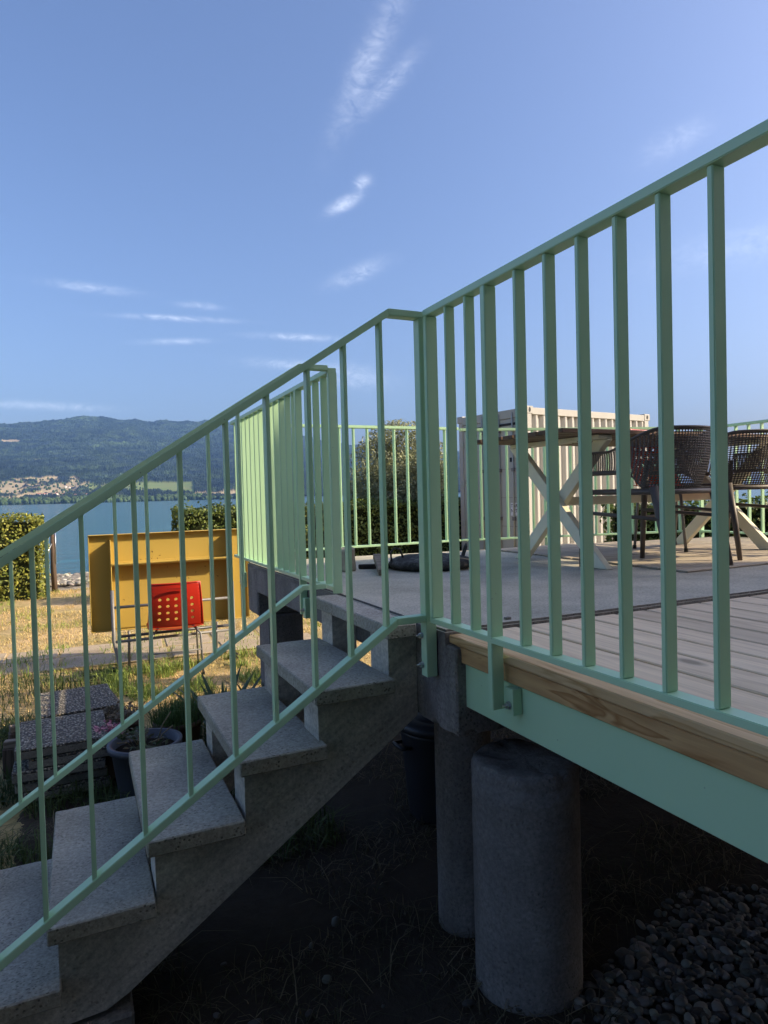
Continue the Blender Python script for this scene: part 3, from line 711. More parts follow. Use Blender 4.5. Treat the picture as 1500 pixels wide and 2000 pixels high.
# ------------------------------------------------------------------ fire bowl, log, wood pieces on the terrace
def char_mat():
    m = MT('charred_iron', .8, .3); v = m.co(); n = m.noise(22, 6, .7, v)
    m.col(m.mix(m.ramp(n, [(.45, 0.), (.75, 1.)]), (.05, .046, .044), (.21, .20, .185))); m.bump(m.noise(40, 5, .7, v), .9, .02); return m.m
CHAR = char_mat()
t = thing('fire_bowl', (1.86, 3.38, -.43), 'round blackened metal fire bowl with two handles on the terrace', 'fire bowl')
bm = lathe_bm([(0, .0), (.20, .0), (.238, .010), (.25, .030), (.238, .050), (.20, .058), (.15, .070), (.08, .078), (0, .080)], 44)
for v in bm.verts:
    if v.co.z > .05: v.co.z += .012*mnoise.noise(v.co*14)
ob('bowl', me_from(bm, 'bowl', CHAR, True), t)
for s in (-1, 1):
    ob('handle', me_from(tube_bm([(s*.17, -.05*s-.03, .06), (s*.19, -.05*s-.03, .115), (s*.225, -.02*s, .125), (s*.245, .03, .10), (s*.235, .045, .05)], .006, 8), 'handle', CHAR, True), t)
def rough_block(name, sx, sy, sz, mat, cuts=5, amp=.1, seed=0):
    bm = box_bm(-sx/2, sx/2, -sy/2, sy/2, 0, sz); bmesh.ops.bevel(bm, geom=list(bm.edges), offset=min(sx, sy, sz)*.12, segments=1, affect='EDGES')
    bmesh.ops.subdivide_edges(bm, edges=list(bm.edges), cuts=cuts, use_grid_fill=True)
    for v in bm.verts:
        n = mnoise.noise_vector(v.co*9+Vector((seed, 0, 0))); v.co += Vector((n.x*sx, n.y*sy, n.z*sz*(1 if v.co.z > sz*.1 else 0)))*amp
    return me_from(bm, name, mat, False)
t = thing('wood_block', (1.375, 3.53, -.43), 'pale weathered wood block standing beside the railing post', 'log', None, R(20))
ob('block', rough_block('block', .085, .12, .135, plain('pale_old_wood', (.36, .32, .25), .9, .2, 0, .45, 30, .003), 4, .10), t)
t = thing('wood_offcut', (1.525, 3.37, -.43), 'brown timber offcut lying slantwise across another piece', 'timber')
bm = box_bm(-.022, .022, -.20, .20, -.016, .016, .003); ob('beam', me_from(bm, 'beam', W_OLD), t, (0, 0, .044), (R(7), 0, R(-20)))
t = thing('wood_offcut', (1.60, 3.52, -.43), 'dark charred stick lying under the brown offcut', 'timber')
bm = box_bm(-.13, .13, -.016, .016, 0, .026, .005); ob('stick', me_from(bm, 'stick', plain('charred_wood', (.03, .027, .025), .8)), t, (0, 0, .001), (0, 0, R(-25)))
# small pebble on the deck corner
t = thing('small_stone', (1.30, 1.845, -.43), 'small dark stone on the concrete by the deck corner', 'stone'); ob('stone', rough_block('stone', .022, .014, .009, C_EDGE, 2, .18, 4), t)

# ------------------------------------------------------------------ dustbin below the deck
BIN = plain('dark_bin_plastic', (.026, .028, .032), .45, .4, 0, .12, 6)
t = thing('dustbin', (1.57, 2.80, GZ), 'dark round lidded dustbin behind the concrete columns', 'bin')
ob('body', me_from(lathe_bm([(0, 0), (.155, 0), (.165, .02), (.195, .40), (.20, .41), (.20, .43), (.19, .43), (0, .425)], 40), 'body', BIN, True), t)
ob('lid', me_from(lathe_bm([(.192, .431), (.214, .431), (.216, .455), (.205, .468), (.15, .478), (.135, .472), (.12, .478), (.06, .486), (0, .488)], 40), 'lid', BIN, True), t)
for s in (-1, 1): ob('handle', me_from(tube_bm([(s*.19, -.05, .36), (s*.235, -.045, .365), (s*.235, .045, .365), (s*.19, .05, .36)], .009, 8), 'handle', BIN, True), t)

# ------------------------------------------------------------------ yellow metal table stood on its edge
t = thing('yellow_table', (.8, 6.5, GZ), 'yellow metal table folded upright on the lawn with grey tube legs', 'table')
def yb(name, x0, x1, y0, y1, z0, z1, mat=YEL, bev=.003): return boxo(name, t, x0, x1, y0, y1, z0, z1, mat, bev)
yb('top_sheet', .09, 1.52, 6.555, 6.565, -1.175, -.300)
yb('top_flange', .085, 1.525, 6.505, 6.5545, -.303, -.295); yb('bottom_flange', .085, 1.525, 6.515, 6.5545, -1.18, -1.172)
yb('side_flange', .085, .092, 6.515, 6.554, -1.171, -.304); yb('side_flange', 1.518, 1.525, 6.515, 6.554, -1.171, -.304)
yb('rib', .262, .272, 6.44, 6.5545, -1.165, -.345); yb('rib', 1.325, 1.335, 6.46, 6.5545, -1.165, -.32)
yb('ledge', .2725, 1.3245, 6.44, 6.554, -.583, -.572); yb('ledge_lip', .2725, 1.3245, 6.432, 6.4395, -.572, -.556)
yb('inner_strip', .2725, 1.3245, 6.55, 6.5548, -.60, -.55)
tubeo('leg', t, [(-.535, -.12, .76), (-.535, -.14, .30), (-.50, -.20, .12), (-.475, -.26, .005)], .016, TUBE, 10)
tubeo('leg', t, [(.53, -.12, .76), (.53, -.14, .30), (.50, -.20, .12), (.475, -.26, .005)], .016, TUBE, 10)
tubeo('cross_tube', t, [(-.535, -.125, .605), (.53, -.125, .605)], .013, TUBE, 10)
tubeo('cross_tube', t, [(-.535, -.14, .30), (.53, -.14, .30)], .013, TUBE, 10)
tubeo('cross_tube', t, [(-.50, -.06, .33), (.50, -.06, .33)], .013, plain('dark_tube', (.09, .09, .10), .4, .5, .4), 10)
tubeo('prop', t, [(-.40, .0, .36), (-.40, .10, .005)], .012, TUBE, 8); tubeo('prop', t, [(.40, .0, .36), (.40, .10, .005)], .012, TUBE, 8)
for s in (-1, 1): ob('foot_cap', me_from(box_bm(-.03, .03, -.025, .025, 0, .06, .008), 'foot_cap', BLACKR), t, (s*.54, -.08, .0))

# ------------------------------------------------------------------ paving slabs piled on the grass
def agg_mat():
    m = MT('exposed_aggregate', .9, .2); v = m.co(rnd=True); d = m.vor(70, v); cl = m.vor(70, v, 'Color')
    hs = N(m.t, 'ShaderNodeSeparateColor'); m.t.links.new(cl, hs.inputs[0])
    c = m.ramp(hs.outputs[0], [(0, (.15, .13, .10)), (.35, (.30, .265, .205)), (.7, (.37, .335, .265)), (1, (.48, .445, .37))])
    c = m.mix(m.ramp(d, [(.35, 0.), (.55, 1.)]), c, (.09, .083, .075)); m.col(c)
    m.bump(m.math('MULTIPLY', d, -1.0), .9, .012); return m.m
AGG = agg_mat(); AGGS = concrete('slab_edge_concrete', (.22, .205, .175), .5)
def slab(x, y, z, sx, sy, rz, label, h=.052):
    t = thing('paving_slab', (x, y, z), label, 'paving slab', 'exposed aggregate slabs piled beside the stairs', R(rz))
    ob('top_face', me_from(box_bm(-sx/2, sx/2, -sy/2, sy/2, h-.014, h, .004), 'top_face', AGG), t)
    bm = box_bm(-sx/2+.001, sx/2-.001, -sy/2+.001, sy/2-.001, 0, h-.0142, .003); ob('body', me_from(bm, 'body', AGGS), t)
SL = [('front', -.11, 4.08), ('rear', -.045, 4.66)]
names = ['lowest', 'second lowest', 'middle', 'second from the top', 'topmost']
for w, x, y in SL:
    for k in range(5):
        slab(x+random.uniform(-.02, .02)+(.06*(k == 3)), y+random.uniform(-.015, .015), GZ+.02+k*.058, .44, .55 if w == 'rear' else .5, random.uniform(-3, 3)+(6 if w == 'rear' else 2),
             f'{names[k]} pebbled paving slab of the {w} pile left of the stairs')
for k, (x, y, rz, lb) in enumerate([(-.385, 4.62, 12, 'small pale timber block wedged beside the rear slab pile'), (-.39, 4.34, -8, 'small pale timber block beside the front slab pile')]):
    t = thing('timber_block', (x, y, GZ+.16), lb, 'timber', None, R(rz)); ob('block', me_from(box_bm(-.03, .05, -.025, .025, 0, .04, .004), 'block', W_OLD), t)
    ob('under_block', me_from(box_bm(-.035, .045, -.035, .035, -.17, -.001, .004), 'under_block', W_POST), t)
# paved strip across the lawn
t = ob('garden_path', pyd('garden_path', [(-2.2, 6.9, GZ+.018), (2.4, 6.65, GZ+.018), (2.45, 7.62, GZ+.018), (-2.15, 7.87, GZ+.018)], [(0, 1, 2, 3)], SOIL)); tag(t, kind='structure')
PV = concrete('path_concrete', (.46, .37, .26), .4); pvm = boxm('paving_stone', .47, .47, .05, PV, .006)
for i in range(9):
    for j in range(2):
        o = ob('paving_stone', pvm, t, (-1.95+i*.5+.02*random.random(), 7.13-i*.027+j*.5, GZ-.006+.008*random.random()), (R(random.uniform(-1, 1)), R(random.uniform(-1, 1)), R(-3+random.uniform(-2, 2))))

# ------------------------------------------------------------------ leaves, pots and plants
def leaf_mat(name, trans=.25, rough=.5):
    m = MT(name, rough, .35); a = m.attr(); m.col(a)
    tr = N(m.t, 'ShaderNodeBsdfTranslucent'); m.t.links.new(a, tr.inputs[0]); mx = N(m.t, 'ShaderNodeMixShader'); mx.inputs[0].default_value = trans
    m.t.links.new(m.b.outputs[0], mx.inputs[1]); m.t.links.new(tr.outputs[0], mx.inputs[2]); m.t.links.new(mx.outputs[0], m.o.inputs[0]); return m.m
LEAF = leaf_mat('leaf'); GRASS = leaf_mat('grass_blade', .3, .7)
def unit(a): return a/np.maximum(np.linalg.norm(a, axis=1, keepdims=True), 1e-9)
def leaves(name, P, Nn, ln, wd, ca, cb, droop=.0, jit=.8, mat=None):
    n = len(P); nn = unit(Nn + jit*rng.normal(size=(n, 3))); tt = unit(np.cross(nn, rng.normal(size=(n, 3)))); tt[:, 2] -= droop; tt = unit(tt); bb = unit(np.cross(nn, tt)); nn = np.cross(tt, bb)
    L = (ln*(.6+.8*rng.random((n, 1)))); W = wd*(.7+.6*rng.random((n, 1)))
    V = np.stack([P-tt*L*.5, P+bb*W*.5+nn*L*.06, P+tt*L*.5, P-bb*W*.5+nn*L*.06], 1).reshape(-1, 3)
    F = np.arange(4*n).reshape(n, 4); t_ = rng.random((n, 1)); c = (np.array(ca)*(1-t_)+np.array(cb)*t_)*(.75+.5*rng.random((n, 1)))
    return pyd(name, V, F, mat or LEAF, np.repeat(c, 4, 0))
def grass(name, P, hmin, hmax, w, ca, cb, lean=.5):
    n = len(P); h = hmin+(hmax-hmin)*rng.random((n, 1))**1.5; a = rng.random(n)*6.283; d = np.stack([np.cos(a), np.sin(a), 0*a], 1); s = np.stack([-np.sin(a), np.cos(a), 0*a], 1)
    le = lean*rng.random((n, 1)); up_ = np.array([[0, 0, 1.]])
    p1 = P + up_*h*.55 + d*h*le*.3; p2 = P + up_*h*(.95-.25*le) + d*h*le
    ww = w*(.6+.8*rng.random((n, 1)))
    V = np.stack([P-s*ww, P+s*ww, p1+s*ww*.7, p1-s*ww*.7, p2], 1).reshape(-1, 3); b = np.arange(n)*5
    F = np.concatenate([np.stack([b, b+1, b+2], 1), np.stack([b, b+2, b+3], 1), np.stack([b+3, b+2, b+4], 1)])
    t_ = rng.random((n, 1)); c = (np.array(ca)*(1-t_)+np.array(cb)*t_)*(.7+.6*rng.random((n, 1)))
    return pyd(name, V, F, GRASS, np.repeat(c, 5, 0))
def clump(n, cx, cy, r, z=GZ):
    a = rng.random(n)*6.283; q = r*np.sqrt(rng.random(n)); return np.stack([cx+q*np.cos(a), cy+q*np.sin(a), np.full(n, z)], 1)

POTG = plain('slate_pot', (.065, .07, .085), .5, .4, 0, .1); POTB = plain('brown_pot', (.10, .065, .045), .6, .3, 0, .15); EARTH = plain('pot_soil', (.03, .022, .016), .95, .1, 0, .4, 30, .004)
def pot(label, x, y, z, r, h, mat, ztop):
    t = thing('plant_pot', (x, y, z), label, 'plant pot')
    ob('body', me_from(lathe_bm([(0, 0), (r*.72, 0), (r*.74, .01), (r*.94, h-.03), (r*1.04, h-.03), (r*1.05, h), (r*.93, h), (r*.90, h-.05), (0, h-.05)], 40), 'body', mat, True), t)
    ob('soil', me_from(lathe_bm([(0, h-.035), (r*.5, h-.03), (r*.885, h-.045)], 24), 'soil', EARTH, True), t); return t
p = pot('large slate grey pot with wilted stems beside the steps', .285, 3.66, GZ, .178, .30, POTG, 0)
for k in range(9):
    a = random.uniform(0, 6.28); l = random.uniform(.05, .16)
    tubeo('stem', p, [(.05*math.cos(a), .05*math.sin(a), .26), (.09*math.cos(a), .09*math.sin(a), .26+l*.7), (.14*math.cos(a+.3), .14*math.sin(a+.3), .26+l)], .003, plain('dry_stem', (.20, .16, .09), .8), 6)
ob('leaves', leaves('leaves', np.concatenate([clump(40, 0, 0, .12, .29), clump(50, -.06, .03, .08, .34)]), np.tile([[0, 0, 1.]], (90, 1)), .05, .022, (.06, .10, .04), (.16, .15, .10)), p)
p = pot('brown pot overflowing with feathery green foliage behind the slate pot', .50, 4.02, GZ, .135, .27, POTB, 0)
ob('foliage', grass('foliage', clump(700, 0, 0, .15, .25), .05, .22, .0025, (.06, .12, .03), (.13, .19, .06), 1.2), p)
p = pot('small pot of brownish rosettes between the slabs and the slate pot', .215, 4.28, GZ, .11, .24, POTB, 0)
ob('rosettes', leaves('rosettes', clump(260, 0, 0, .12, .27)+rng.normal(size=(260, 3))*[.01, .01, .02], np.tile([[0, 0, 1.]], (260, 1)), .032, .014, (.16, .13, .08), (.26, .20, .13), 0, 1.2), p)['kind'] = 'stuff'
p = pot('small pot of pink flowers at the corner of the slab pile', .125, 3.93, GZ, .075, .22, POTB, 0)
ob('stalks', grass('stalks', clump(120, 0, 0, .06, .20), .05, .12, .002, (.08, .12, .05), (.12, .14, .06), .8), p)
ob('flowers', leaves('flowers', clump(170, 0, 0, .085, .30)+rng.normal(size=(170, 3))*[.01, .01, .018], np.tile([[0, 0, 1.]], (170, 1)), .022, .018, (.50, .16, .26), (.62, .34, .38), 0, 1.), p)
# yucca like plant under the stairs
YL = plain('sword_leaf', (.045, .085, .028), .45, .4, 0, .35, 5)
def sword(name, label, x, y, n, l0, l1, tilt):
    t = thing(name, (x, y, GZ), label, 'plant')
    for k in range(n):
        a = k*2.4+random.random()*.5; l = random.uniform(l0, l1); tt = R(tilt*(.25+.9*random.random())); d = Vector((math.cos(a)*math.sin(tt), math.sin(a)*math.sin(tt), math.cos(tt))); s = Vector((-math.sin(a), math.cos(a), 0))
        V, F = [], []
        for i in range(6):
            q = i/5; c = d*l*q + Vector((math.cos(a), math.sin(a), -.6))*(q**2.2)*l*.18; w = .024*(1-q)**.6*(.55+q*1.2 if q < .4 else 1.03); V += [c-s*w, c+s*w, c+d.cross(s)*w*.35*0]
        V = [v for i, v in enumerate(V) if i % 3 < 2]
        F = [(2*i, 2*i+1, 2*i+3, 2*i+2) for i in range(5)]
        ob('leaf', pyd('leaf', [v[:] for v in V], F, YL), t, (0, 0, .02))
sword('yucca', 'dark sword leaved yucca growing beside the upper steps', .80, 4.20, 34, .35, .58, 48)
sword('yucca', 'slender upright yucca clump close under the second step', 1.02, 3.95, 22, .35, .60, 34)

# ------------------------------------------------------------------ hedges and olive tree
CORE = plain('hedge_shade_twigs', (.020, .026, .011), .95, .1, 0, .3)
def hedge(label, p0, p1, width, ztop, n, ca, cb, ln=.055):
    p0, p1 = Vector((*p0, GZ)), Vector((*p1, GZ)); u = (p1-p0); L = u.length; u.normalize(); rz = math.atan2(u.y, u.x); h = ztop-GZ
    t = thing('hedge', p0, label, 'hedge', None, rz)
    c = .09
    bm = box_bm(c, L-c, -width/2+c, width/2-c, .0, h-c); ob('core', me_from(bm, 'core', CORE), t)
    A = [L*h, L*h, width*h, width*h, L*width]; k = rng.choice(5, n, p=np.array(A)/sum(A)); a, b = rng.random(n), rng.random(n); P = np.zeros((n, 3)); Q = np.zeros((n, 3))
    for f, (nx_, ny_, nz_) in enumerate([(0, -1, 0), (0, 1, 0), (-1, 0, 0), (1, 0, 0), (0, 0, 1)]):
        m_ = k == f; Q[m_] = (nx_, ny_, nz_)
        if f < 2: P[m_] = np.stack([a[m_]*L, np.full(m_.sum(), ny_*width/2), b[m_]*h], 1)
        elif f < 4: P[m_] = np.stack([np.full(m_.sum(), 0 if f == 2 else L), (a[m_]-.5)*width, b[m_]*h], 1)
        else: P[m_] = np.stack([a[m_]*L, (b[m_]-.5)*width, np.full(m_.sum(), h)], 1)
    bulge = fnoise(P[:, 0]+50+P[:, 2]*.6, P[:, 2]+30+P[:, 1], .16, 11)-.5
    P += Q*(bulge*.17 - .10*rng.random(n)**2)[:, None]
    # rounded shoulders and a few shoots that stick out
    edge = np.clip((P[:, 2]-(h-.1))/.1, 0, 1)*np.clip((np.abs(P[:, 1])-(width/2-.1))/.1, 0, 1); P[:, 2] -= edge*.05
    shoot = rng.random(n) < .03; P[shoot] += np.array([0, 0, 1])*rng.random((shoot.sum(), 1))*.10
    ob('foliage', leaves('foliage', P, Q+np.array([0, 0, .5]), ln, ln*.62, ca, cb, .3, .75), t)
    for q in np.arange(.3, L, .9): tubeo('stem', t, [(q, 0, -.03), (q+.05, .02, .4)], .018, W_POST, 6)
LG, LY = (.095, .14, .025), (.42, .41, .08)
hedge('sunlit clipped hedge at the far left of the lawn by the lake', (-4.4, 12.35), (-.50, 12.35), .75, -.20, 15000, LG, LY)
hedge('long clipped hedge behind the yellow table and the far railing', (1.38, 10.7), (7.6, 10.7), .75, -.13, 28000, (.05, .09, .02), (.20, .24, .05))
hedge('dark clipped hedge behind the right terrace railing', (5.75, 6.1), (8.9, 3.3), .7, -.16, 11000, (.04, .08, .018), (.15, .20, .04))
t = thing('olive_tree', (5.80, 11.75, GZ), 'grey green olive tree behind the far railing beside the container', 'tree')
bmt = bmesh.new(); tips = []
def limb(p, d, l, r, lev):
    pts = [p]; q = p
    for i in range(4): d = (d + Vector((random.uniform(-1, 1), random.uniform(-1, 1), random.uniform(-.3, .6)))*.22).normalized(); q = q+d*l/4; pts.append(q)
    tube_bm(pts, r, 6, bmt, rads=[r*(1-.13*i) for i in range(5)])
    if lev >= 2: tips.extend(pts[2:])
    if lev < 4:
        for k in range(3): limb(pts[random.randint(2, 4)], (d+Vector((random.uniform(-1, 1), random.uniform(-1, 1), random.uniform(-.15, .75)))*.95).normalized(), l*.66, r*.56, lev+1)
for k in range(3): limb(Vector((0, 0, .0)), Vector((math.cos(k*2.1)*.4, math.sin(k*2.1)*.4, 1)).normalized(), 1.05, .036, 0)
ob('trunk', me_from(bmt, 'trunk', W_POST, True), t)
tp = np.array([p[:] for p in tips]); tp = tp[(tp[:, 2] > .3)]
c0 = np.array([.0, 0, 1.72]); ee = np.array([1.12, 1.05, 1.30]); n = 46000
base = tp[rng.integers(0, len(tp), n//2)] + rng.normal(size=(n//2, 3))*.13
dirs = unit(rng.normal(size=(n, 3))); rad = rng.random((n, 1))**.45; P = c0+dirs*ee*rad; keep = fnoise(P[:, 0]*1.0+20+P[:, 1]*.7, P[:, 2]+20+P[:, 1]*.5, .22, 12) > .40; P = P[keep]
P = np.concatenate([base, P]); q = ((P-c0)/ee); P = P[(np.linalg.norm(q, axis=1) < 1.12) & (P[:, 2] > .15)]
ob('crown', leaves('crown', P, unit(P-c0)+np.array([0, 0, .3]), .08, .025, (.17, .19, .10), (.46, .47, .26), .2, 1.2), t)

# ------------------------------------------------------------------ wooden post with stay by the water
t = thing('mooring_post', (-.385, 12.95, GZ-.05), 'thin dark wooden post with a metal stay at the lawn edge by the lake', 'post')
ob('pole', me_from(tube_bm([(0, 0, 0), (-.01, 0, .5), (.0, 0, 1.06)], .045, 8, rads=[.05, .045, .04]), 'pole', W_POST, True), t)
tubeo('stay', t, [(-.02, -.03, .90), (-.12, -.08, .70), (-.36, -.2, .42)], .012, STEEL, 6)
tubeo('cap_rod', t, [(.03, -.03, .55), (.04, -.03, 1.12)], .010, STEEL, 6)

# ------------------------------------------------------------------ beige shipping container
BEI = plain('beige_container_paint', (.47, .46, .42), .55, .35, 0, .07, 4); BEID = plain('beige_door_paint', (.42, .435, .39), .5, .35, 0, .08, 3); GASK = plain('black_gasket', (.015, .016, .02), .6); STK = plain('white_sticker', (.72, .74, .76), .5, .3, 0, .03)
CW, CLN, CH = 1.66, 3.15, 2.90
t = thing('shipping_container', (6.52, 8.62, GZ), 'beige shipping container with corrugated side standing behind the terrace railing', 'container', None, R(8.5))
def cb(name, x0, x1, y0, y1, z0, z1, mat=BEI, bev=.004, parent=None):
    bm = box_bm(x0, x1, y0, y1, z0, z1, bev); return ob(name, me_from(bm, name, mat), parent or t)
n = 17; per = (CLN-.24)/n; V, F = [], []
prof = []
for k in range(n):
    x = .12+k*per; prof += [(x, .055), (x+per*.42, .055), (x+per*.58, .012), (x+per*.86, .012)]
prof.append((CLN-.12, .055))
for x, y in prof: V += [(x, y, .16), (x, y, CH-.13)]
F = [(2*i, 2*i+2, 2*i+3, 2*i+1) for i in range(len(prof)-1)]
ob('corrugated_side', pyd('corrugated_side', V, F, BEI), t)
ob('far_side', pyd('far_side', [(.05, CW-.03, .16), (CLN-.05, CW-.03, .16), (CLN-.05, CW-.03, CH-.1), (.05, CW-.03, CH-.1)], [(0, 3, 2, 1)], BEI), t)
cb('rear_wall', CLN-.06, CLN-.03, .05, CW-.05, .16, CH-.1)
cb('top_side_rail', .12, CLN-.12, 0.0, .07, CH-.13, CH-.02); cb('top_side_rail', .12, CLN-.12, CW-.07, CW, CH-.13, CH-.02)
cb('bottom_side_rail', .12, CLN-.12, 0.0, .07, .0, .16); cb('door_header', -.0, .09, .10, CW-.10, CH-.16, CH-.02, BEID); cb('door_sill', 0, .09, .1, CW-.1, .0, .14, BEID)
rv = [];
for k in range(12): rv.append(k)
cb('roof', .08, CLN-.08, .06, CW-.06, CH-.07, CH-.045, BEI)
for k in range(13): cb('roof_rib', .22+k*.215, .32+k*.215, .06, CW-.06, CH-.044, CH-.008, BEI, .012)
for x in (0, CLN-.12):
    for y in (0, CW-.10):
        cb('corner_post', x, x+.12, y, y+.10, .12, CH-.12)
        for z in (0, CH-.118):
            c = cb('corner_casting', x-.006, x+.156, y-.006, y+.14, z-.002 if z == 0 else z, z+.12, BEI, .006)
            if y == 0:
                bm = lathe_bm([(.0, 0), (.028, 0), (.028, .003), (0, .003)], 20)
                for v in bm.verts: v.co = Vector((v.co.x*.8, -v.co.z, v.co.y*1.35))
                ob('hole', me_from(bm, 'hole', GASK), c, (x+.075, -.0065, z+.06))
for k, (y0, y1) in enumerate(((.105, CW/2-.006), (CW/2+.006, CW-.105))):
    d = cb('door', .012, .05, y0, y1, .145, CH-.165, BEID)
    cb('gasket', .004, .0118, y0 if k else y1-.03, (y0+.03) if k else y1, .15, CH-.17, GASK, .001, d)
    cb('gasket', .004, .0116, y0+.031, y1-.031, CH-.275, CH-.235, GASK, .001, d)
    for z in np.arange(.5, CH-.4, .47): cb('press_line', .0085, .0117, y0+.06, y1-.06, z, z+.010, plain('press_line_paint', (.30, .285, .26), .6), .0005, d)
    for q in (.28, .72):
        yy = y0+(y1-y0)*q; o = tubeo('lock_rod', d, [(-.012, yy, .06), (-.012, yy, CH-.07)], .0135, BEID, 10)
        for z in (.35, 1.1, 1.9, CH-.35): cb('rod_bracket', -.028, .0118, yy-.03, yy+.03, z-.03, z+.03, TUBE, .003, d)
    for z in (.35, 1.0, 1.7, 2.4): cb('hinge', -.01, .03, (y0-.06) if k == 0 else y1-.02, (y0+.02) if k == 0 else y1+.06, z-.05, z+.05, BEID, .004, d)
def text(parent, s, x, y, z, size, mat, name='lettering'):
    cu = bpy.data.curves.new('txt', 'FONT'); cu.body = s; cu.size = size; cu.extrude = .0006
    tmp = bpy.data.objects.new('txt', cu); COL.objects.link(tmp); dg = bpy.context.evaluated_depsgraph_get(); me = bpy.data.meshes.new_from_object(tmp.evaluated_get(dg)); bpy.data.objects.remove(tmp)
    me.materials.clear(); me.materials.append(mat); me.name = name
    o = ob(name, me, parent); o.matrix_local = Matrix(((0, 0, -1, x), (-1, 0, 0, y), (0, 1, 0, z), (0, 0, 0, 1))); return o
zs = 1.30
cb('sticker', .0095, .0117, .125, .40, 1.15, 1.36, STK, .0003); text(t, 'TARE\nNET/W', .0085, .395, 1.285, .082, GASK)
cb('sticker', .0095, .0117, .30, .40, 2.03, 2.10, GASK, .0003); text(t, '[40 1]', .0085, CW-.14, 1.72, .075, GASK)
cb('data_plate', .0095, .0117, .115, .29, 1.62, 2.0, plain('scratched_plate', (.40, .40, .40), .6, .3, 0, .35, 40), .0003)

# ------------------------------------------------------------------ unseen house, inferred from its shade; wall widened and darkened to dim the railings
HZ = 9.6
t = thing('house', (7.6, -5.5, GZ), 'unseen darkened house behind the viewer whose shade covers the stairs', 'house')
WALL = plain('house_render', (.17, .15, .13), .9, .2, 0, .08, 2)
boxo('wall', t, -4.6, 12.0, -9.0, -2.22, GZ, GZ+HZ, WALL, .01)
bm = bmesh.new(); vs = [bm.verts.new(p) for p in [(-12.5, -3.6, HZ), (4.38, -3.6, HZ), (4.38, 3.27, HZ), (-12.5, 3.27, HZ), (-9.4, 0, HZ+1.8), (1.4, 0, HZ+1.8)]]
for f in [(0, 1, 5, 4), (2, 3, 4, 5), (0, 4, 3), (1, 2, 5), (3, 2, 1, 0)]: bm.faces.new([vs[i] for i in f])
ob('roof', me_from(bm, 'roof', HR), t)
for xx in (-1.4, 3.6, 6.2, 8.8):
    for zz in (1.0, 4.2):
        w = boxo('window', t, xx, xx+1.1, -2.225, -2.20, GZ+zz+1, GZ+zz+2.4, PANE, .002); boxo('sill', t, xx-.08, xx+1.18, -2.219, -2.12, GZ+zz+.92, GZ+zz+.99, HW, .003)

# ------------------------------------------------------------------ pebbles and grass
def pebbles(name, n, reg, smin, smax, z, lum=1.0):
    ico = bmesh.new(); bmesh.ops.create_icosphere(ico, subdivisions=2, radius=1); iv = np.array([v.co[:] for v in ico.verts]); iff = np.array([[v.index for v in f.verts] for f in ico.faces]); ico.free()
    VV, FF, CC = [], [], []; k = 0
    for i in range(n):
        x, y = reg(); s = random.uniform(smin, smax)
        q = np.array([s*random.uniform(.8, 1.5), s*random.uniform(.6, 1.0), s*random.uniform(.4, .7)]); a = random.uniform(0, 6.28); b = random.uniform(-.5, .5)
        v = np.sign(iv)*np.abs(iv)**.92*q*(1+.10*(rng.random((len(iv), 1))-.5)); ca, sa = math.cos(b), math.sin(b); v = np.stack([v[:, 0]*ca-v[:, 2]*sa, v[:, 1], v[:, 0]*sa+v[:, 2]*ca], 1)
        ca, sa = math.cos(a), math.sin(a); v = np.stack([v[:, 0]*ca-v[:, 1]*sa, v[:, 0]*sa+v[:, 1]*ca, v[:, 2]], 1)
        VV.append(v+np.array([x, y, z+random.uniform(0, .010)])); FF.append(iff+k); k += len(iv)
        g_ = lum*random.choice([.05, .07, .10, .13, .17, .24]); CC.append(np.tile([[g_*random.uniform(1.05, 1.25), g_*random.uniform(1.0, 1.1), g_*random.uniform(.78, .95)]], (len(iv), 1)))
    m = MT(name+'_stone', .6, .35); m.col(m.mix(.35, m.attr(), m.mix(m.noise(60), (.5, .5, .5), (1., 1., 1.)), 'MULTIPLY'))
    return pyd(name, np.concatenate(VV), np.concatenate(FF), m.m, np.concatenate(CC), True)
def reg_a():
    while True:
        x, y = random.uniform(1.2, 3.0), random.uniform(.8, 1.9)
        if y < np.interp(x, [1.2, 1.32, 1.45, 1.66, 1.95, 2.3, 3.0], [1.45, 1.55, 1.62, 1.67, 1.80, 1.70, 1.6]) + random.uniform(-.06, .03) and (x-1.265)**2+(y-1.72)**2 > .18**2: return x, y
pb = ob('pebble_bed', pebbles('pebble_bed', 3600, reg_a, .009, .021, GZ+.004)); tag(pb, 'bed of rounded grey river pebbles below the deck', 'pebbles', kind='stuff')
def reg_b():
    return random.uniform(.25, 1.3), random.uniform(1.5, 2.3)
pc = ob('scattered_pebbles', pebbles('scattered_pebbles', 26, reg_b, .006, .017, GZ+.004)); tag(pc, 'stray pebbles in the dark grass below the stairs', 'pebbles', kind='stuff')
def reg_c(): return random.uniform(-2.2, 2.5), random.uniform(13.7, 15.7)
bs = ob('beach_stones', pebbles('beach_stones', 1500, reg_c, .015, .06, GZ+.03, 2.6)); tag(bs, 'pale stones of the beach between the lawn and the lake', 'stones', kind='stuff')
def scat(n, x0, x1, y0, y1): 
    P = np.stack([x0+(x1-x0)*rng.random(n), y0+(y1-y0)*rng.random(n), np.zeros(n)], 1); P[:, 2] = gz(P[:, 0], P[:, 1])-.003; return P
P = scat(90000, -3.2, 4.5, 4.9, 13.35)
den = fnoise(P[:, 0]+30, P[:, 1]+30, .45, 21)*.6+fnoise(P[:, 0]+30, P[:, 1]+30, 1.6, 22)*.4
onpath = (np.abs(P[:, 1]-(7.38-.054*(P[:, 0]+1.95))) < .47) & (fnoise(P[:, 0]+9, P[:, 1]+9, .3, 23) < .56)
P1 = P[(den > .38) & ~onpath]
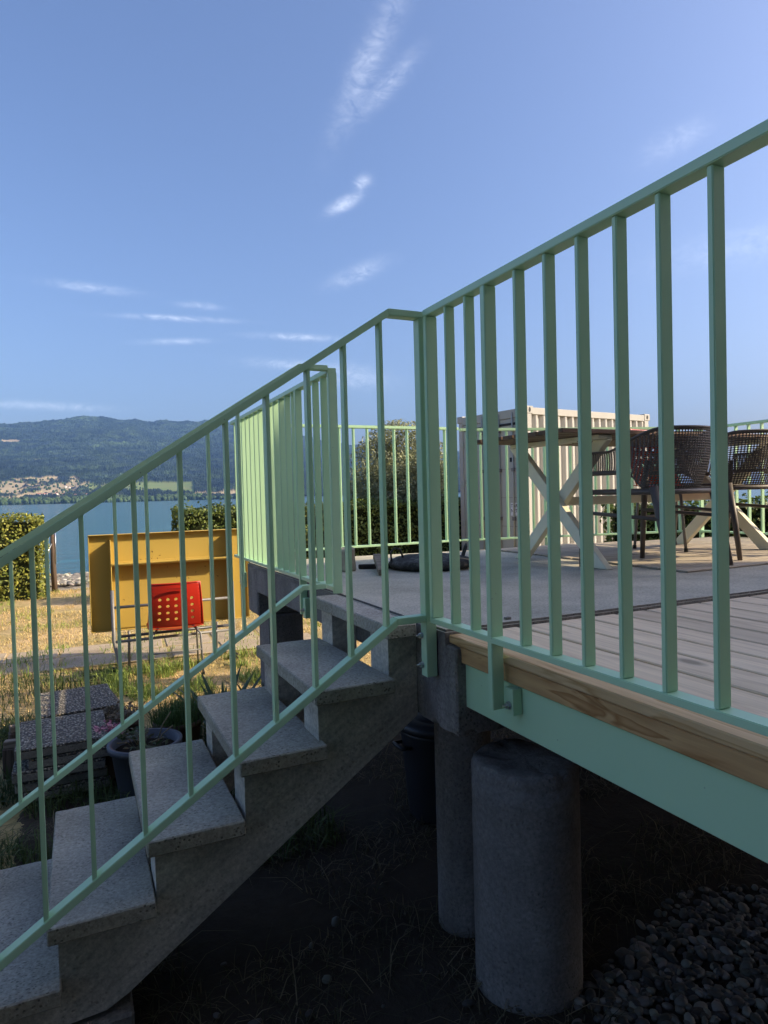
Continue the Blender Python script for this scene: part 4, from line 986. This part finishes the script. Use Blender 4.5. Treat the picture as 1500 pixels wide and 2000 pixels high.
lg = ob('lawn_grass', grass('lawn_grass', P1, .015, .06, .0032, (.80, .58, .27), (.55, .46, .17), 2.0)); tag(lg, 'dry yellowed lawn grass between the path and the lake', 'grass', kind='stuff')
P2 = scat(26000, -3, 4.5, 4.6, 13.4); d2 = fnoise(P2[:, 0]+5, P2[:, 1]+5, .55, 24); P2 = P2[d2 > .60]
tg = ob('green_tufts', grass('green_tufts', P2, .03, .11, .004, (.25, .33, .06), (.42, .47, .11), 1.8)); P5 = np.concatenate([scat(6000, .15, 1.9, 5.3, 6.5), scat(2500, -1.6, 1.8, 6.5, 7.9)]); d5 = fnoise(P5[:, 0]+11, P5[:, 1]+4, .22, 27); P5 = P5[d5 > .58]
tw = ob('lush_weeds', grass('lush_weeds', P5, .04, .17, .0045, (.16, .24, .05), (.34, .42, .10), 1.6)); tag(tw, 'lush green weeds round the feet of the red chair', 'grass', kind='stuff')
tag(tg, 'green weeds and tufts growing among the dry lawn', 'grass', kind='stuff')
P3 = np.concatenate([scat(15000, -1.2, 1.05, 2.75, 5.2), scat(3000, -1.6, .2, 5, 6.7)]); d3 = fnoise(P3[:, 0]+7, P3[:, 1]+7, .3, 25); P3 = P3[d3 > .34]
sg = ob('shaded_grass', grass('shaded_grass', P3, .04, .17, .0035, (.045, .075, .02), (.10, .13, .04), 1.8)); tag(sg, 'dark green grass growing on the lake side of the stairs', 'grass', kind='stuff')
P4 = scat(15000, -.4, 3.0, 1.3, 3.6); d4 = fnoise(P4[:, 0]+3, P4[:, 1]+8, .28, 26); P4 = P4[(d4 > .46) & ~((P4[:, 0] > 1.45) & (P4[:, 1] < 1.75))]
ug = ob('sparse_weeds', grass('sparse_weeds', P4, .015, .085, .0018, (.04, .05, .02), (.25, .20, .125), 3.6)); tag(ug, 'sparse weeds and straw on the shade-darkened soil below the stairs', 'grass', kind='stuff')

# ------------------------------------------------------------------ air between here and the hills
bm = box_bm(-7000, 7000, -1000, 8800, -40, 1060)
hz = ob('haze', me_from(bm, 'haze')); tag(hz, 'thin bluish summer haze over the lake and hills', 'haze', kind='stuff')
hm = bpy.data.materials.new('haze_air'); hm.use_nodes = True; ht = hm.node_tree; ht.nodes.clear()
oo = N(ht, 'ShaderNodeOutputMaterial'); pv = N(ht, 'ShaderNodeVolumePrincipled'); pv.inputs['Color'].default_value = (.24, .48, 1, 1); pv.inputs['Density'].default_value = 5.5e-5; pv.inputs['Anisotropy'].default_value = 0.0
ht.links.new(pv.outputs[0], oo.inputs['Volume']); hz.data.materials.append(hm)
